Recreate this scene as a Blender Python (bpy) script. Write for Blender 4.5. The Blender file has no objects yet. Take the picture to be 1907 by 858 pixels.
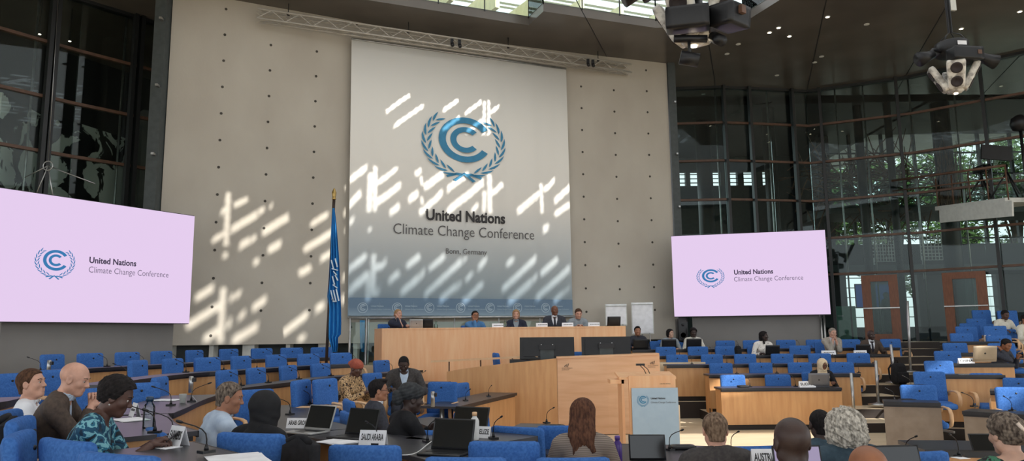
import bpy, bmesh, math, random
import numpy as np
from mathutils import Vector, Matrix
random.seed(7); rng=np.random.default_rng(5)
PI=math.pi
scene=bpy.context.scene; COL=scene.collection
# ------------------------------------------------------------------ camera model (used to survey real positions)
F_PX=1377.; CAM_H=1.8; PITCH=math.radians(8.1); ROLL=0.010
Fv=Vector((0,math.cos(PITCH),math.sin(PITCH))); U0=Vector((0,-math.sin(PITCH),math.cos(PITCH))); R0=Vector((1,0,0))
Rv=R0*math.cos(ROLL)-U0*math.sin(ROLL); Uv=U0*math.cos(ROLL)+R0*math.sin(ROLL)
CAM=Vector((0,0,CAM_H))
def ray(x,y): return Fv+Rv*((x-953.5)/F_PX)+Uv*((429-y)/F_PX)
def P(x,y,Y):
    d=ray(x,y); return CAM+d*(Y/d.y)
def G(x,y,z):
    d=ray(x,y); return CAM+d*((z-CAM_H)/d.z)
def proj(p):
    v=Vector(p)-CAM; return (953.5+F_PX*v.dot(Rv)/v.dot(Fv), 429-F_PX*v.dot(Uv)/v.dot(Fv))
# ------------------------------------------------------------------ materials
def lin(c):
    return tuple(((v/255)/12.92 if v/255<=0.04045 else ((v/255+0.055)/1.055)**2.4) for v in c)
def srgb(r,g,b): return lin((r,g,b))+(1,)
def newmat(name):
    m=bpy.data.materials.new(name); m.use_nodes=True
    nt=m.node_tree; b=nt.nodes['Principled BSDF']; return m,nt,b
def N(nt,t,**k):
    n=nt.nodes.new(t)
    for a,v in k.items(): setattr(n,a,v)
    return n
def L(nt,a,b): nt.links.new(a,b)
def mat(name,c1,c2=None,rough=.6,metal=0,scale=8,stretch=(1,1,1),detail=3,bump=0,spec=.5,contrast=(.35,.65),bscale=None):
    m,nt,b=newmat(name)
    b.inputs['Roughness'].default_value=rough; b.inputs['Metallic'].default_value=metal
    b.inputs['Specular IOR Level'].default_value=spec
    if c2 is None: c2=tuple(min(255,v*1.06) for v in c1)
    tc=N(nt,'ShaderNodeTexCoord'); mp=N(nt,'ShaderNodeMapping'); mp.inputs['Scale'].default_value=stretch
    L(nt,tc.outputs['Object'],mp.inputs['Vector'])
    no=N(nt,'ShaderNodeTexNoise'); no.inputs['Scale'].default_value=scale; no.inputs['Detail'].default_value=detail
    L(nt,mp.outputs[0],no.inputs['Vector'])
    cr=N(nt,'ShaderNodeValToRGB'); cr.color_ramp.elements[0].position=contrast[0]; cr.color_ramp.elements[1].position=contrast[1]
    cr.color_ramp.elements[0].color=srgb(*c1); cr.color_ramp.elements[1].color=srgb(*c2)
    L(nt,no.outputs['Fac'],cr.inputs[0]); L(nt,cr.outputs[0],b.inputs['Base Color'])
    if bump:
        n2=N(nt,'ShaderNodeTexNoise'); n2.inputs['Scale'].default_value=bscale or scale*4; n2.inputs['Detail'].default_value=4
        L(nt,mp.outputs[0],n2.inputs['Vector'])
        bm_=N(nt,'ShaderNodeBump'); bm_.inputs['Strength'].default_value=bump; bm_.inputs['Distance'].default_value=.02
        L(nt,n2.outputs['Fac'],bm_.inputs['Height']); L(nt,bm_.outputs[0],b.inputs['Normal'])
    return m
def emis(name,c,s):
    m,nt,b=newmat(name)
    b.inputs['Base Color'].default_value=(0,0,0,1); b.inputs['Emission Color'].default_value=srgb(*c); b.inputs['Emission Strength'].default_value=s
    b.inputs['Roughness'].default_value=.6; b.inputs['Specular IOR Level'].default_value=.1
    return m
def glassmat(name,tint,refl,rough=0.02):
    m=bpy.data.materials.new(name); m.use_nodes=True; nt=m.node_tree; nt.nodes.clear()
    o=N(nt,'ShaderNodeOutputMaterial'); t=N(nt,'ShaderNodeBsdfTransparent'); t.inputs[0].default_value=tint+(1,)
    g=N(nt,'ShaderNodeBsdfGlossy'); g.inputs['Roughness'].default_value=rough; g.inputs[0].default_value=(.9,.95,.95,1)
    fr=N(nt,'ShaderNodeFresnel'); fr.inputs[0].default_value=1.45
    mu=N(nt,'ShaderNodeMath',operation='MULTIPLY_ADD'); mu.inputs[1].default_value=refl; mu.inputs[2].default_value=.005
    mx=N(nt,'ShaderNodeMixShader')
    L(nt,fr.outputs[0],mu.inputs[0]); L(nt,mu.outputs[0],mx.inputs[0]); L(nt,t.outputs[0],mx.inputs[1]); L(nt,g.outputs[0],mx.inputs[2]); L(nt,mx.outputs[0],o.inputs[0])
    return m
M={}
M['wall']=mat('plaster_wall',(184,176,163),(193,186,173),rough=.85,scale=.9,detail=6,bump=.08,bscale=20,stretch=(1,1,.6))
M['hole']=mat('tie_hole',(70,66,60),rough=.9)
M['concrete']=mat('grey_concrete',(92,92,90),(108,107,103),rough=.8,scale=2)
M['ceil']=mat('ceiling_metal',(92,86,80),(104,98,91),rough=.22,scale=.6,detail=2,spec=.6)
M['ceil_l']=mat('ceiling_plaster',(120,116,108),(130,126,118),rough=.6,scale=.6)
M['dark']=mat('dark_paint',(34,34,36),rough=.5)
M['black']=mat('black_plastic',(18,18,20),(24,24,27),rough=.4)
M['blackm']=mat('matt_black_fabric',(16,16,20),(26,26,30),rough=.9,scale=30)
M['bronze']=mat('bronze_mullion',(92,66,50),(108,78,60),rough=.45)
M['mull']=mat('dark_mullion',(30,32,33),rough=.4)
M['steel']=mat('brushed_steel',(170,170,168),(190,190,188),rough=.3,metal=.85)
M['alu']=mat('aluminium_truss',(190,185,176),rough=.45,metal=.3)
M['wood']=mat('beech_veneer',(203,150,98),(216,165,112),rough=.42,scale=2.6,stretch=(5,5,.6),detail=6)
M['wood_v']=mat('beech_veneer_pale',(244,184,134),(250,200,152),rough=.45,scale=2.6,stretch=(5,5,.5),detail=6)
M['wood_h']=mat('beech_veneer_pink',(222,172,130),(234,188,148),rough=.4,scale=2.,stretch=(.6,.6,5),detail=6)
M['wood_grey']=mat('greyed_wood',(142,124,106),(156,138,120),rough=.5,scale=6,detail=5)
M['floor']=mat('pale_wood_floor',(222,200,166),(234,215,184),rough=.35,scale=1.2,stretch=(1,6,1),detail=5)
M['riser']=mat('dark_riser',(40,32,28),rough=.6)
M['desk']=mat('dark_linoleum',(56,56,60),(66,65,70),rough=.33,scale=3)
M['deskedge']=mat('dark_edge',(36,35,38),rough=.4)
M['blue']=mat('blue_wool_fabric',(54,100,168),(70,118,188),rough=.85,scale=60,bump=.15,spec=.25)
M['armwood']=mat('bent_beech',(222,178,132),(232,190,146),rough=.4,scale=8,stretch=(1,8,1))
M['grey_panel']=mat('grey_panel',(128,125,121),(134,131,127),rough=.7,scale=1)
M['white']=mat('white_paint',(225,225,222),rough=.6)
M['paper']=mat('paper',(238,238,240),rough=.8)
M['offwhite']=mat('offwhite',(205,206,200),rough=.6)
M['glass']=glassmat('facade_glass',(.66,.74,.72),.5)
M['glass_l']=glassmat('left_facade_glass',(.80,.86,.84),.8)
M['glass_c']=glassmat('clear_glass',(.86,.94,.92),1.0)
M['print_dark']=mat('print_dark',(52,50,50),rough=.7)
M['print_grey']=mat('print_grey',(88,86,86),rough=.7)
M['print_blue']=mat('print_blue',(62,134,172),rough=.7)
M['lamp']=emis('downlight_lens',(255,236,205),14)
M['screen']=emis('pink_screen',(229,205,238),1.0)
M['scr_dark']=emis('screen_dark_ink',(72,64,84),1.0)
M['scr_grey']=emis('screen_grey_ink',(112,102,124),1.0)
M['scr_blue']=emis('screen_blue_ink',(58,122,176),1.0)
M['leaf']=mat('tree_leaf',(52,78,34),(92,124,58),rough=.6,scale=.7)
M['bark']=mat('tree_bark',(60,50,42),rough=.9,scale=9,bump=.5)
M['twig']=mat('rusty_twigs',(92,66,52),(128,98,80),rough=.8)
M['skirt']=mat('dark_grey_panel',(66,72,72),(74,80,80),rough=.6)
# ------------------------------------------------------------------ objects
def link(o,parent=None):
    COL.objects.link(o)
    if parent is not None: o.parent=parent
    return o
def tag(o,label=None,cat=None,group=None,kind=None):
    if label: o['label']=label
    if cat: o['category']=cat
    if group: o['group']=group
    if kind: o['kind']=kind
    return o
def thing(name,label,cat,loc=(0,0,0),rz=0,group=None,scale=1):
    o=bpy.data.objects.new(name,None); o.empty_display_size=.1; link(o)
    o.location=loc; o.rotation_euler=(0,0,rz); o.scale=(scale,)*3
    return tag(o,label,cat,group)
def dup(o,parent=None,loc=None,rz=None,label=None,group=None):
    c=o.copy(); COL.objects.link(c)
    if parent is not None: c.parent=parent
    if loc is not None: c.location=loc
    if rz is not None: c.rotation_euler=(0,0,rz)
    if label: c['label']=label
    if group: c['group']=group
    for ch in list(o.children): dup(ch,c)
    return c
class MB:
    def __init__(s): s.v=[]; s.f=[]; s.m=[]; s.sm=[]
    def add(s,v,f,m=0,smooth=False):
        k=len(s.v); s.v+= [tuple(p) for p in v]; s.f+=[tuple(i+k for i in q) for q in f]; s.m+=[m]*len(f); s.sm+=[smooth]*len(f); return s
    def box(s,c,d,m=0,R=None,taper=1):
        hx,hy,hz=d[0]/2,d[1]/2,d[2]/2
        vs=[Vector((sx*hx*(taper if sz>0 else 1),sy*hy*(taper if sz>0 else 1),sz*hz)) for sz in(-1,1) for sy in(-1,1) for sx in(-1,1)]
        if R is not None: vs=[R@p for p in vs]
        c=Vector(c); vs=[p+c for p in vs]
        return s.add(vs,[(0,2,3,1),(4,5,7,6),(0,1,5,4),(2,6,7,3),(0,4,6,2),(1,3,7,5)],m)
    def beam(s,a,b,w,h,m=0,up=(0,0,1)):
        a=Vector(a);b=Vector(b);d=(b-a);l=d.length
        if l<1e-6: return s
        y=d.normalized(); x=y.cross(Vector(up))
        if x.length<1e-4: x=y.cross(Vector((1,0,0)))
        x.normalize(); z=x.cross(y); R=Matrix((x,y,z)).transposed()
        return s.box((a+b)/2,(w,l,h),m,R)
    def tube(s,pts,r,m=0,n=8,cap=True,flat=None,smooth=True):
        pts=[Vector(p) for p in pts]; K=len(pts)
        rs=r if isinstance(r,(list,tuple)) else [r]*K
        vs=[];fs=[];up=None
        for i,p in enumerate(pts):
            t=(pts[min(i+1,K-1)]-pts[max(i-1,0)]).normalized()
            if up is None:
                a=Vector((0,0,1)) if abs(t.z)<.9 else Vector((1,0,0)); up=(a-t*a.dot(t)).normalized()
            else:
                up=(up-t*up.dot(t)); up=up.normalized() if up.length>1e-5 else Vector((1,0,0))
            sd=t.cross(up)
            for k in range(n):
                an=2*PI*k/n; fx=1 if flat is None else flat
                vs.append(p+(up*math.cos(an)+sd*math.sin(an)*fx)*rs[i])
        for i in range(K-1):
            for k in range(n):
                a=i*n+k;b=i*n+(k+1)%n; fs.append((a,b,b+n,a+n))
        if cap: fs.append(tuple(range(n))[::-1]); fs.append(tuple(range((K-1)*n,K*n)))
        return s.add(vs,fs,m,smooth)
    def lathe(s,prof,c=(0,0,0),m=0,n=20,axis=None,smooth=True):
        vs=[];fs=[]; c=Vector(c); K=len(prof)
        for r,z in prof:
            for k in range(n):
                an=2*PI*k/n; v=Vector((r*math.cos(an),r*math.sin(an),z))
                if axis is not None: v=axis@v
                vs.append(v+c)
        for i in range(K-1):
            for k in range(n):
                a=i*n+k;b=i*n+(k+1)%n; fs.append((a,b,b+n,a+n))
        fs.append(tuple(range(n))[::-1]); fs.append(tuple(range((K-1)*n,K*n)))
        return s.add(vs,fs,m,smooth)
    def rbox(s,c,d,bev,m=0,seg=8,fn=None,R=None):
        """rounded box, optionally deformed by fn(Vector)"""
        h=[x/2 for x in d]; idx={}; vs=[];fs=[]
        def vert(p):
            k=tuple(round(q,5) for q in p)
            if k not in idx: idx[k]=len(vs); vs.append(p)
            return idx[k]
        g=[-1+2*i/seg for i in range(seg+1)]
        # concentrate samples near edges
        g=[math.copysign(abs(t)**.6,t) for t in g]
        for ax in range(3):
            for sg in(-1,1):
                for i in range(seg):
                    for j in range(seg):
                        q=[]
                        for (a,b) in((g[i],g[j]),(g[i+1],g[j]),(g[i+1],g[j+1]),(g[i],g[j+1])):
                            p=[0,0,0]; p[ax]=sg; p[(ax+1)%3]=a; p[(ax+2)%3]=b; q.append(vert(tuple(p)))
                        fs.append(tuple(q) if sg>0 else tuple(q[::-1]))
        out=[]
        for p in vs:
            w=Vector((p[0]*h[0],p[1]*h[1],p[2]*h[2]))
            inner=Vector([max(-(h[i]-bev),min(h[i]-bev,w[i])) for i in range(3)])
            dd=w-inner
            if dd.length>1e-6: w=inner+dd.normalized()*bev
            if fn: w=fn(w)
            if R is not None: w=R@w
            out.append(w+Vector(c))
        return s.add(out,fs,m,True)
    def build(s,name,mats,parent=None,loc=None):
        me=bpy.data.meshes.new(name); me.from_pydata(s.v,[],s.f)
        for m_ in (mats if isinstance(mats,(list,tuple)) else [mats]): me.materials.append(m_)
        me.polygons.foreach_set('material_index',s.m); me.polygons.foreach_set('use_smooth',s.sm); me.update()
        o=bpy.data.objects.new(name,me); link(o,parent)
        if loc is not None: o.location=loc
        return o
def struct(name,mb,mats,parent=None,label=None):
    o=mb.build(name,mats,parent)
    if parent is None: tag(o,label,None,None,'structure')
    elif label: o['label']=label
    return o
# resample a plan polyline
def smooth_line(pts,n=14):
    pts=[Vector(p) for p in pts]
    if len(pts)==2:
        return [pts[0].lerp(pts[1],i/(n-1)) for i in range(n)]
    ds=[0]
    for a,b in zip(pts,pts[1:]): ds.append(ds[-1]+(b-a).length)
    out=[]
    for i in range(n):
        t=ds[-1]*i/(n-1); k=0
        while k<len(pts)-2 and ds[k+1]<t: k+=1
        u=(t-ds[k])/max(1e-6,ds[k+1]-ds[k])
        p0=pts[max(0,k-1)];p1=pts[k];p2=pts[k+1];p3=pts[min(len(pts)-1,k+2)]
        out.append(.5*((2*p1)+(p2-p0)*u+(2*p0-5*p1+4*p2-p3)*u*u+(3*p1-p0-3*p2+p3)*u**3))
    return out
RC=Vector((3.3,9.5,0))
def normals(line,away=RC,sgn=1):
    out=[]
    for i,p in enumerate(line):
        t=line[min(i+1,len(line)-1)]-line[max(i-1,0)]; n=Vector((t.y,-t.x,0)).normalized()
        d=(p-away); d.z=0
        if n.dot(d)<0: n=-n
        out.append(n*sgn)
    # keep the side consistent
    for i in range(1,len(out)):
        if out[i].dot(out[i-1])<0: out[i]=-out[i]
    return out
def strip(mb,line,nrm,o0,o1,z0,z1,m=0):
    """solid wall following a plan line between offsets o0,o1 and heights z0,z1"""
    vs=[];fs=[]
    for p,n in zip(line,nrm):
        a=p+n*o0;b=p+n*o1
        vs+=[(a.x,a.y,z0),(b.x,b.y,z0),(b.x,b.y,z1),(a.x,a.y,z1)]
    K=len(line)
    for i in range(K-1):
        for k in range(4):
            a=i*4+k;b=i*4+(k+1)%4; fs.append((a,b,b+4,a+4))
    fs.append((3,2,1,0)); e=(K-1)*4; fs.append((e,e+1,e+2,e+3))
    return mb.add(vs,fs,m)
# text
def text_mesh(body,bold=0.0,squeeze=1.0):
    cu=bpy.data.curves.new('text','FONT'); cu.body=body; cu.size=1; cu.offset=bold; cu.resolution_u=3
    o=bpy.data.objects.new('t',cu); COL.objects.link(o)
    dg=bpy.context.evaluated_depsgraph_get(); me=bpy.data.meshes.new_from_object(o.evaluated_get(dg))
    vs=[v.co.copy() for v in me.vertices]; fs=[tuple(p.vertices) for p in me.polygons]
    bpy.data.objects.remove(o); bpy.data.curves.remove(cu); bpy.data.meshes.remove(me)
    return vs,fs
def put_text(mb,body,O,u,v,width,cap,m=0,bold=0,n=None,lift=0):
    """lettering starting at O, along u, up v, total width, capital height"""
    vs,fs=text_mesh(body,bold)
    x0=min(p.x for p in vs);x1=max(p.x for p in vs)
    H=0.70
    off=(n or Vector((0,0,0)))*lift
    mb.add([O+u*((p.x-x0)/(x1-x0)*width)+v*(p.y/H*cap)+off for p in vs],fs,m)
def emblem_poly(wreath=True):
    """list of polygons (2-D) of the round wreath and double-C emblem, wreath radius 1"""
    out=[]
    def arc(cx,cy,r0,r1,a0,a1,n=40):
        for i in range(n):
            t0=a0+(a1-a0)*i/n;t1=a0+(a1-a0)*(i+1)/n
            out.append([(cx+r0*math.cos(t0),cy+r0*math.sin(t0)),(cx+r1*math.cos(t0),cy+r1*math.sin(t0)),(cx+r1*math.cos(t1),cy+r1*math.sin(t1)),(cx+r0*math.cos(t1),cy+r0*math.sin(t1))])
    rd=math.radians
    arc(.03,.08,.46,.625,rd(32),rd(328))
    arc(.03,.08,.215,.355,rd(42),rd(318))
    if wreath:
        for sgn in(-1,1):
            for k in range(9):
                a0=-79+k*14.3
                for side in(-1,1):
                    st=a0+(0 if side>0 else 4); ln=20 if side>0 else 18
                    if k==8: ln*=.85
                    prof=[(0,0),(.18,.75),(.42,1),(.72,.7),(1,0)]
                    def pt(t,w):
                        rr=.875+side*(.012+.105*t**.8)+w*.030; an=rd(st+ln*t)
                        return (sgn*rr*math.cos(an),rr*math.sin(an))
                    out.append([pt(t,w) for t,w in prof]+[pt(t,-w) for t,w in prof[::-1][1:-1]])
            # ribbon at the foot
            out.append([(sgn*.02,-.86),(sgn*.18,-.84),(sgn*.42,-.93),(sgn*.40,-.98),(sgn*.18,-.91),(sgn*.05,-.92)])
            out.append([(-sgn*.03,-.86),(-sgn*.0,-.82),(sgn*.27,-1.04),(sgn*.20,-1.08)])
    return out
def put_emblem(mb,C,u,v,R,m=0,n=None,lift=0,wreath=True):
    off=(n or Vector((0,0,0)))*lift
    for i,poly in enumerate(emblem_poly(wreath)):
        e=off*(1+.0*i)
        mb.add([C+u*x*R+v*y*R+e for x,y in poly],[tuple(range(len(poly)))],m)
# ------------------------------------------------------------------ surveyed planes
CEIL=10.0
class VP:
    """vertical plane through plan points A,B"""
    def __init__(s,A,B):
        s.A=Vector((A[0],A[1],0)); s.u=(Vector((B[0],B[1],0))-s.A).normalized(); s.n=Vector((s.u.y,-s.u.x,0))
        if s.n.dot(CAM-s.A)<0: s.n=-s.n
    def hit(s,x,y):
        d=ray(x,y); t=(s.A-CAM).dot(s.n)/d.dot(s.n); return CAM+d*t
# curved rear wall in plan
WPL=[G(372,0,CEIL)]
def wp(x,y): 
    p=G(x,y,CEIL); return Vector((p.x,p.y,0))
wl=[wp(436,0),wp(600,29),wp(760,57),wp(1000,90),wp(1241,118)]
d0=(wl[0]-wl[1]).normalized()
wl=[wl[0]+d0*1.35]+wl
wall_line=smooth_line(wl,33)
wn=normals(wall_line,away=Vector((0,0,0)))      # pointing away from camera
WALL_Z0=1.66
mb=MB(); strip(mb,wall_line,wn,0,.35,WALL_Z0,CEIL,0)
def wall_hit(x,y):
    for i in range(len(wall_line)-1):
        pl=VP(wall_line[i],wall_line[i+1]); h=pl.hit(x,y)
        t=(Vector((h.x,h.y,0))-wall_line[i]).dot(pl.u); ln=(wall_line[i+1]-wall_line[i]).length
        if -1e-3<=t<=ln+1e-3 or (i==0 and t<0) or (i==len(wall_line)-2 and t>ln): return h,pl.n
    return h,pl.n
# tie holes
cols=[(421,17),(504.5,84),(590,96),(1082,161),(1143,168),(1203,131),(665,47)]
for cx,cy in cols:
    h,n=wall_hit(cx,cy)
    k=0
    while h.z-.655*k>WALL_Z0+.2:
        z=h.z-.655*k; c=Vector((h.x,h.y,z))+n*.004
        R=Matrix((n.cross(Vector((0,0,1))),Vector((0,0,1)),n)).transposed()
        mb.lathe([(.033,-.002),(.033,.003),(.02,.004)],c,1,10,axis=R,smooth=False); k+=1
struct('wall_back',mb,[M['wall'],M['hole']])
# steel columns closing the two ends of the wall
mb=MB()
a=wall_line[0]; tdir=(wall_line[0]-wall_line[1]).normalized()
mb.beam(a+tdir*.18-wn[0]*.02+Vector((0,0,.0)),a+tdir*.18-wn[0]*.02+Vector((0,0,CEIL)),.30,.26,0)
for z in (9.1,7.5,5.9,4.3): mb.beam(a+tdir*.18-wn[0]*.17+Vector((0,0,z)),a+tdir*.18-wn[0]*.17+Vector((0,0,z+.05)),.30,.06,1)
struct('trim_1',mb,[M['skirt'],M['steel']])
mb=MB(); a=wall_line[-1]; td2=(wall_line[-1]-wall_line[-2]).normalized()
mb.beam(a+td2*.14,a+td2*.14+Vector((0,0,CEIL)),.22,.22,0)
for z in (8.7,7.1,5.5,3.9): mb.beam(a+td2*.14-wn[-1]*.14+Vector((0,0,z)),a+td2*.14-wn[-1]*.14+Vector((0,0,z+.05)),.22,.05,1)
struct('trim_2',mb,[M['skirt'],M['steel']])
# recess and pale piers under the wall
mb=MB(); strip(mb,wall_line,wn,.6,.8,0,WALL_Z0+.6,0)
for i in range(1,32,2):
    p=wall_line[i]+wn[i]*.3; mb.box((p.x,p.y,WALL_Z0/2),(.28 if i%4==1 else .1,.28,WALL_Z0),1)
struct('wall_lower',mb,[M['skirt'],M['offwhite']])
# ------------------------------------------------------------------ ceiling with skylight opening
sky=[G(780,15,CEIL),G(985,47,CEIL),G(1012,21,CEIL),G(1222,52,CEIL),G(1385,42,CEIL),G(1452,0,CEIL)]
sky=[Vector((p.x,p.y,0)) for p in sky]
d=(sky[0]-sky[1]).normalized(); opening=[sky[0]+d*4.5]+sky[1:]
last=sky[-1]; dd=(sky[-1]-sky[-2]).normalized()
opening+= [last+dd*1.5, Vector((16.5,14.5,0)),Vector((17,-1,0)),Vector((opening[0].x-1.5,-1,0))]
outer=[Vector((-30,-14,0)),Vector((34,-14,0)),Vector((34,25,0)),Vector((6,26,0)),Vector((-30,26,0))]
def holed(outer,hole,z,th):
    bm=bmesh.new()
    def ring(pts,zz):
        vs=[bm.verts.new((p.x,p.y,zz)) for p in pts]; return [bm.edges.new((vs[i],vs[(i+1)%len(vs)])) for i in range(len(vs))]
    for zz in (z,z+th):
        e=ring(outer,zz)+ring(hole,zz); bmesh.ops.triangle_fill(bm,use_beauty=True,edges=e)
    bm.verts.ensure_lookup_table(); n=len(outer)+len(hole); h0=len(outer)
    for i in range(len(hole)):
        j=(i+1)%len(hole); bm.faces.new((bm.verts[h0+i],bm.verts[h0+j],bm.verts[n+h0+j],bm.verts[n+h0+i]))
    me=bpy.data.meshes.new('ceiling'); bm.to_mesh(me); bm.free(); return me
me=holed(outer,opening,CEIL,.25); me.materials.append(M['ceil'])
co=link(bpy.data.objects.new('ceiling',me)); tag(co,kind='structure')
# panel joints on the ceiling
mb=MB()
for k in range(-5,9):
    a=Vector((4+k*3.1,15.0,CEIL-.004)); b=a+Vector((3.4,10.5,0))
    if b.x<4: continue
    mb.beam(a,b,.02,.008)
for p in ((2.2,19.2),(4.9,20.4)): pass
struct('trim_3',mb,[M['dark']])
# glazed upstand and lamella roof above the opening
mb=MB(); mg=MB()
op=opening[:7]
for a,b in zip(op,op[1:]):
    l=(b-a).length; k=max(1,round(l/1.25))
    mg.beam(a+Vector((0,0,CEIL+.5)),b+Vector((0,0,CEIL+.5)),.02,.55)
    for i in range(k+1):
        p=a.lerp(b,i/k); mb.beam(p+Vector((0,0,CEIL+.2)),p+Vector((0,0,CEIL+.8)),.03,.03,0)
    mb.beam(a+Vector((0,0,CEIL+.80)),b+Vector((0,0,CEIL+.80)),.05,.03,0)
sk=struct('window_1',mb,[M['mull']]); struct('window_glass',mg,[M['glass_c']],sk)
mb=MB()
ud=(sky[1]-sky[0]).normalized(); vd=Vector((-ud.y,ud.x,0))
cream=mat('cream_beam',(226,214,170),rough=.6); lam=mat('white_lamella',(214,218,214),rough=.5)
base=sky[0]+Vector((-3,0,CEIL))
for i in range(12):        # beams
    a=base+ud*(i*1.35)+vd*.2; b=a+vd*7-ud*1.2
    mb.beam(a+Vector((0,0,1.35)),b+Vector((0,0,1.35)),.14,.7,0)
for j in range(30):        # lamellas
    if j%3==2: continue
    a=base+ud*(-2)+vd*(j*.27)+Vector((0,0,2.3)); b=a+ud*22
    mb.beam(a,b,.16,.03,1)
struct('roof_lamellas',mb,[cream,lam])
# ------------------------------------------------------------------ floor
mb=MB(); mb.box((2,8,-.1),(70,50,.2)); struct('floor',mb,[M['floor']])
FLR=[0,.19,.35,.51,.64]
# upper foyer floor
mb=MB(); mb.box((16,32,.7),(44,17,1.6)); struct('floor_foyer',mb,[M['riser']])
# ------------------------------------------------------------------ facades
def facade(name,line,xs,zs,z0,frame_m,thin=(),wide=(),gm='glass'):
    mb=MB(); mg=MB()
    Ls=list(zip(line,line[1:]))
    for a,b in Ls:
        mg.beam(a+Vector((0,0,(z0+CEIL)/2)),b+Vector((0,0,(z0+CEIL)/2)),.03,CEIL-z0)
        for z in zs: mb.beam(a+Vector((0,0,z))-ray(953,429)*.0,b+Vector((0,0,z)),.12,.07,1)
        mb.beam(a+Vector((0,0,CEIL-.04)),b+Vector((0,0,CEIL-.04)),.2,.08,0)
    def at(x,y):
        best=None
        for a,b in Ls:
            pl=VP(a,b); h=pl.hit(x,y); t=(Vector((h.x,h.y,0))-a).dot((b-a).normalized())
            if -.01<=t<=(b-a).length+.01 and ray(x,y).dot(h-CAM)>0: return Vector((h.x,h.y,0)),pl
        return None,None
    for (x,y) in xs:
        p,pl=at(x,y)
        if p is None: continue
        mb.beam(p+pl.n*.12+Vector((0,0,z0)),p+pl.n*.12+Vector((0,0,CEIL)),.09,.16,0,up=pl.n)
    for (x,y) in thin:
        p,pl=at(x,y)
        if p is None: continue
        mb.tube([p-pl.n*.15+Vector((0,0,z0)),p-pl.n*.15+Vector((0,0,CEIL))],.03,2,6)
    f=struct(name,mb,[M['mull'],M['bronze'],M['steel']]); struct('window_glass',mg,[M[gm]],f)
    return f
def pl2(x,y,z=CEIL):
    p=G(x,y,z); return Vector((p.x,p.y,0))
fr=[pl2(1250,164),pl2(1342,161),pl2(1430,165),pl2(1500,169),pl2(1600,155),pl2(1692,142),pl2(1800,119),pl2(1907,96)]
fr.append(fr[-1]+(fr[-1]-fr[-2])*1.2+Vector((.4,-1.2,0)))
zt=[P(1500,y,fr[3].y).z for y in (235,304,375,445,512)]
facade('window_2',fr,[(1348,250),(1396,250),(1475,250),(1531,250),(1676,250),(1838,250)],zt,1.5,None,
       thin=[(1337,250),(1436,250),(1560,250),(1613,250),(1700,250),(1790,330)])
fl=[pl2(155,0)+Vector((-2.6,-3.9,0)),pl2(155,0)+Vector((-1.25,-1.75,0)),pl2(155,0),pl2(256,31),pl2(336,57)]
fl.append(fl[-1]+Vector((.6,.8,0)))
zl=[P(255,y,fl[3].y).z for y in (122,215,308,400)]
facade('window_3',fl,[(88,100),(99,100),(258,100),(246,100)],zl,0,None,thin=[(70,100),(236,100)],gm='glass_l')
# lobby on the left: side walls, painted panels, lamps
mb=MB()
mb.beam(Vector((-17,13,5)),Vector((-11.2,23.5,5)),.3,10,0)
mb.beam(Vector((-11.2,23.5,5)),Vector((-6.2,21.5,5)),.3,10,0)
a=P(262,230,20.2); b=P(300,230,20.6); mb.beam(Vector((a.x,a.y,4.1)),Vector((b.x,b.y,4.1)),.3,8.2,1)
struct('wall_left',mb,[M['dark'],M['concrete']])
# ------------------------------------------------------------------ abstract ink painting panels behind the left glazing
def ink_mat():
    m,nt,b=newmat('ink_on_canvas'); b.inputs['Roughness'].default_value=.8
    tc=N(nt,'ShaderNodeTexCoord'); no=N(nt,'ShaderNodeTexNoise'); no.inputs['Scale'].default_value=1.5; no.inputs['Detail'].default_value=7; no.inputs['Distortion'].default_value=.9
    cr=N(nt,'ShaderNodeValToRGB'); e=cr.color_ramp.elements; e[0].position=.515; e[0].color=srgb(232,234,228); e[1].position=.535; e[1].color=srgb(22,24,26)
    L(nt,tc.outputs['Object'],no.inputs['Vector']); L(nt,no.outputs['Fac'],cr.inputs[0]); L(nt,cr.outputs[0],b.inputs['Base Color']); return m
M['ink']=ink_mat()
pa=P(-10,300,16.2); pb=P(78,300,18.2); pc=P(232,300,20.6)
def painting(a,b,z0,z1,label):
    mb=MB(); mb.beam(Vector((a.x,a.y,(z0+z1)/2)),Vector((b.x,b.y,(z0+z1)/2)),.06,z1-z0)
    o=mb.build('ink_painting',[M['ink']]); tag(o,label,'painting',None); return o
painting(pa,pb,3.2,7.4,'black ink blot painting on a pale canvas at the far left behind the glazing')
pb2=P(92,300,18.3); painting(pb2,pc,3.2,7.5,'larger black ink blot painting on a pale canvas beside the first mullion')
# foyer behind the right facade
mb=MB()
wallY=34.
def bx(x0,x1,z0,z1,y=wallY,d=.3,m=0): mb.box(((x0+x1)/2,y,(z0+z1)/2),(x1-x0,d,z1-z0),m)
zA=P(1400,346,wallY).z; zB=P(1400,320,wallY).z
bx(6,13.3,1.5,zA); bx(6,13.3,zB,CEIL+1)
wx=[(1258,1276),(1284,1302),(1318,1340),(1352,1372),(1383,1404),(1418,1436)]
prev=6
for x0,x1 in wx+[(1500,1500)]:
    a=P(x0,330,wallY).x; b=P(x1,330,wallY).x
    bx(prev,min(a,13.3),zA,zB); prev=b
for x0,x1 in wx:
    a=P(x0,330,wallY).x; b=P(x1,330,wallY).x
    for k in range(3): bx(a,b,zA+.15+k*.2,zA+.18+k*.2,wallY,.1,1)
struct('wall_right',mb,[M['skirt'],M['mull']])
mb=MB(); mb.box((9.6,29.7,CEIL+.1),(11,9.6,.2),0); mb.box((24,27.6,CEIL+.1),(18.2,5.2,.2),0); struct('ceiling_foyer',mb,[M['dark']])
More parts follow.
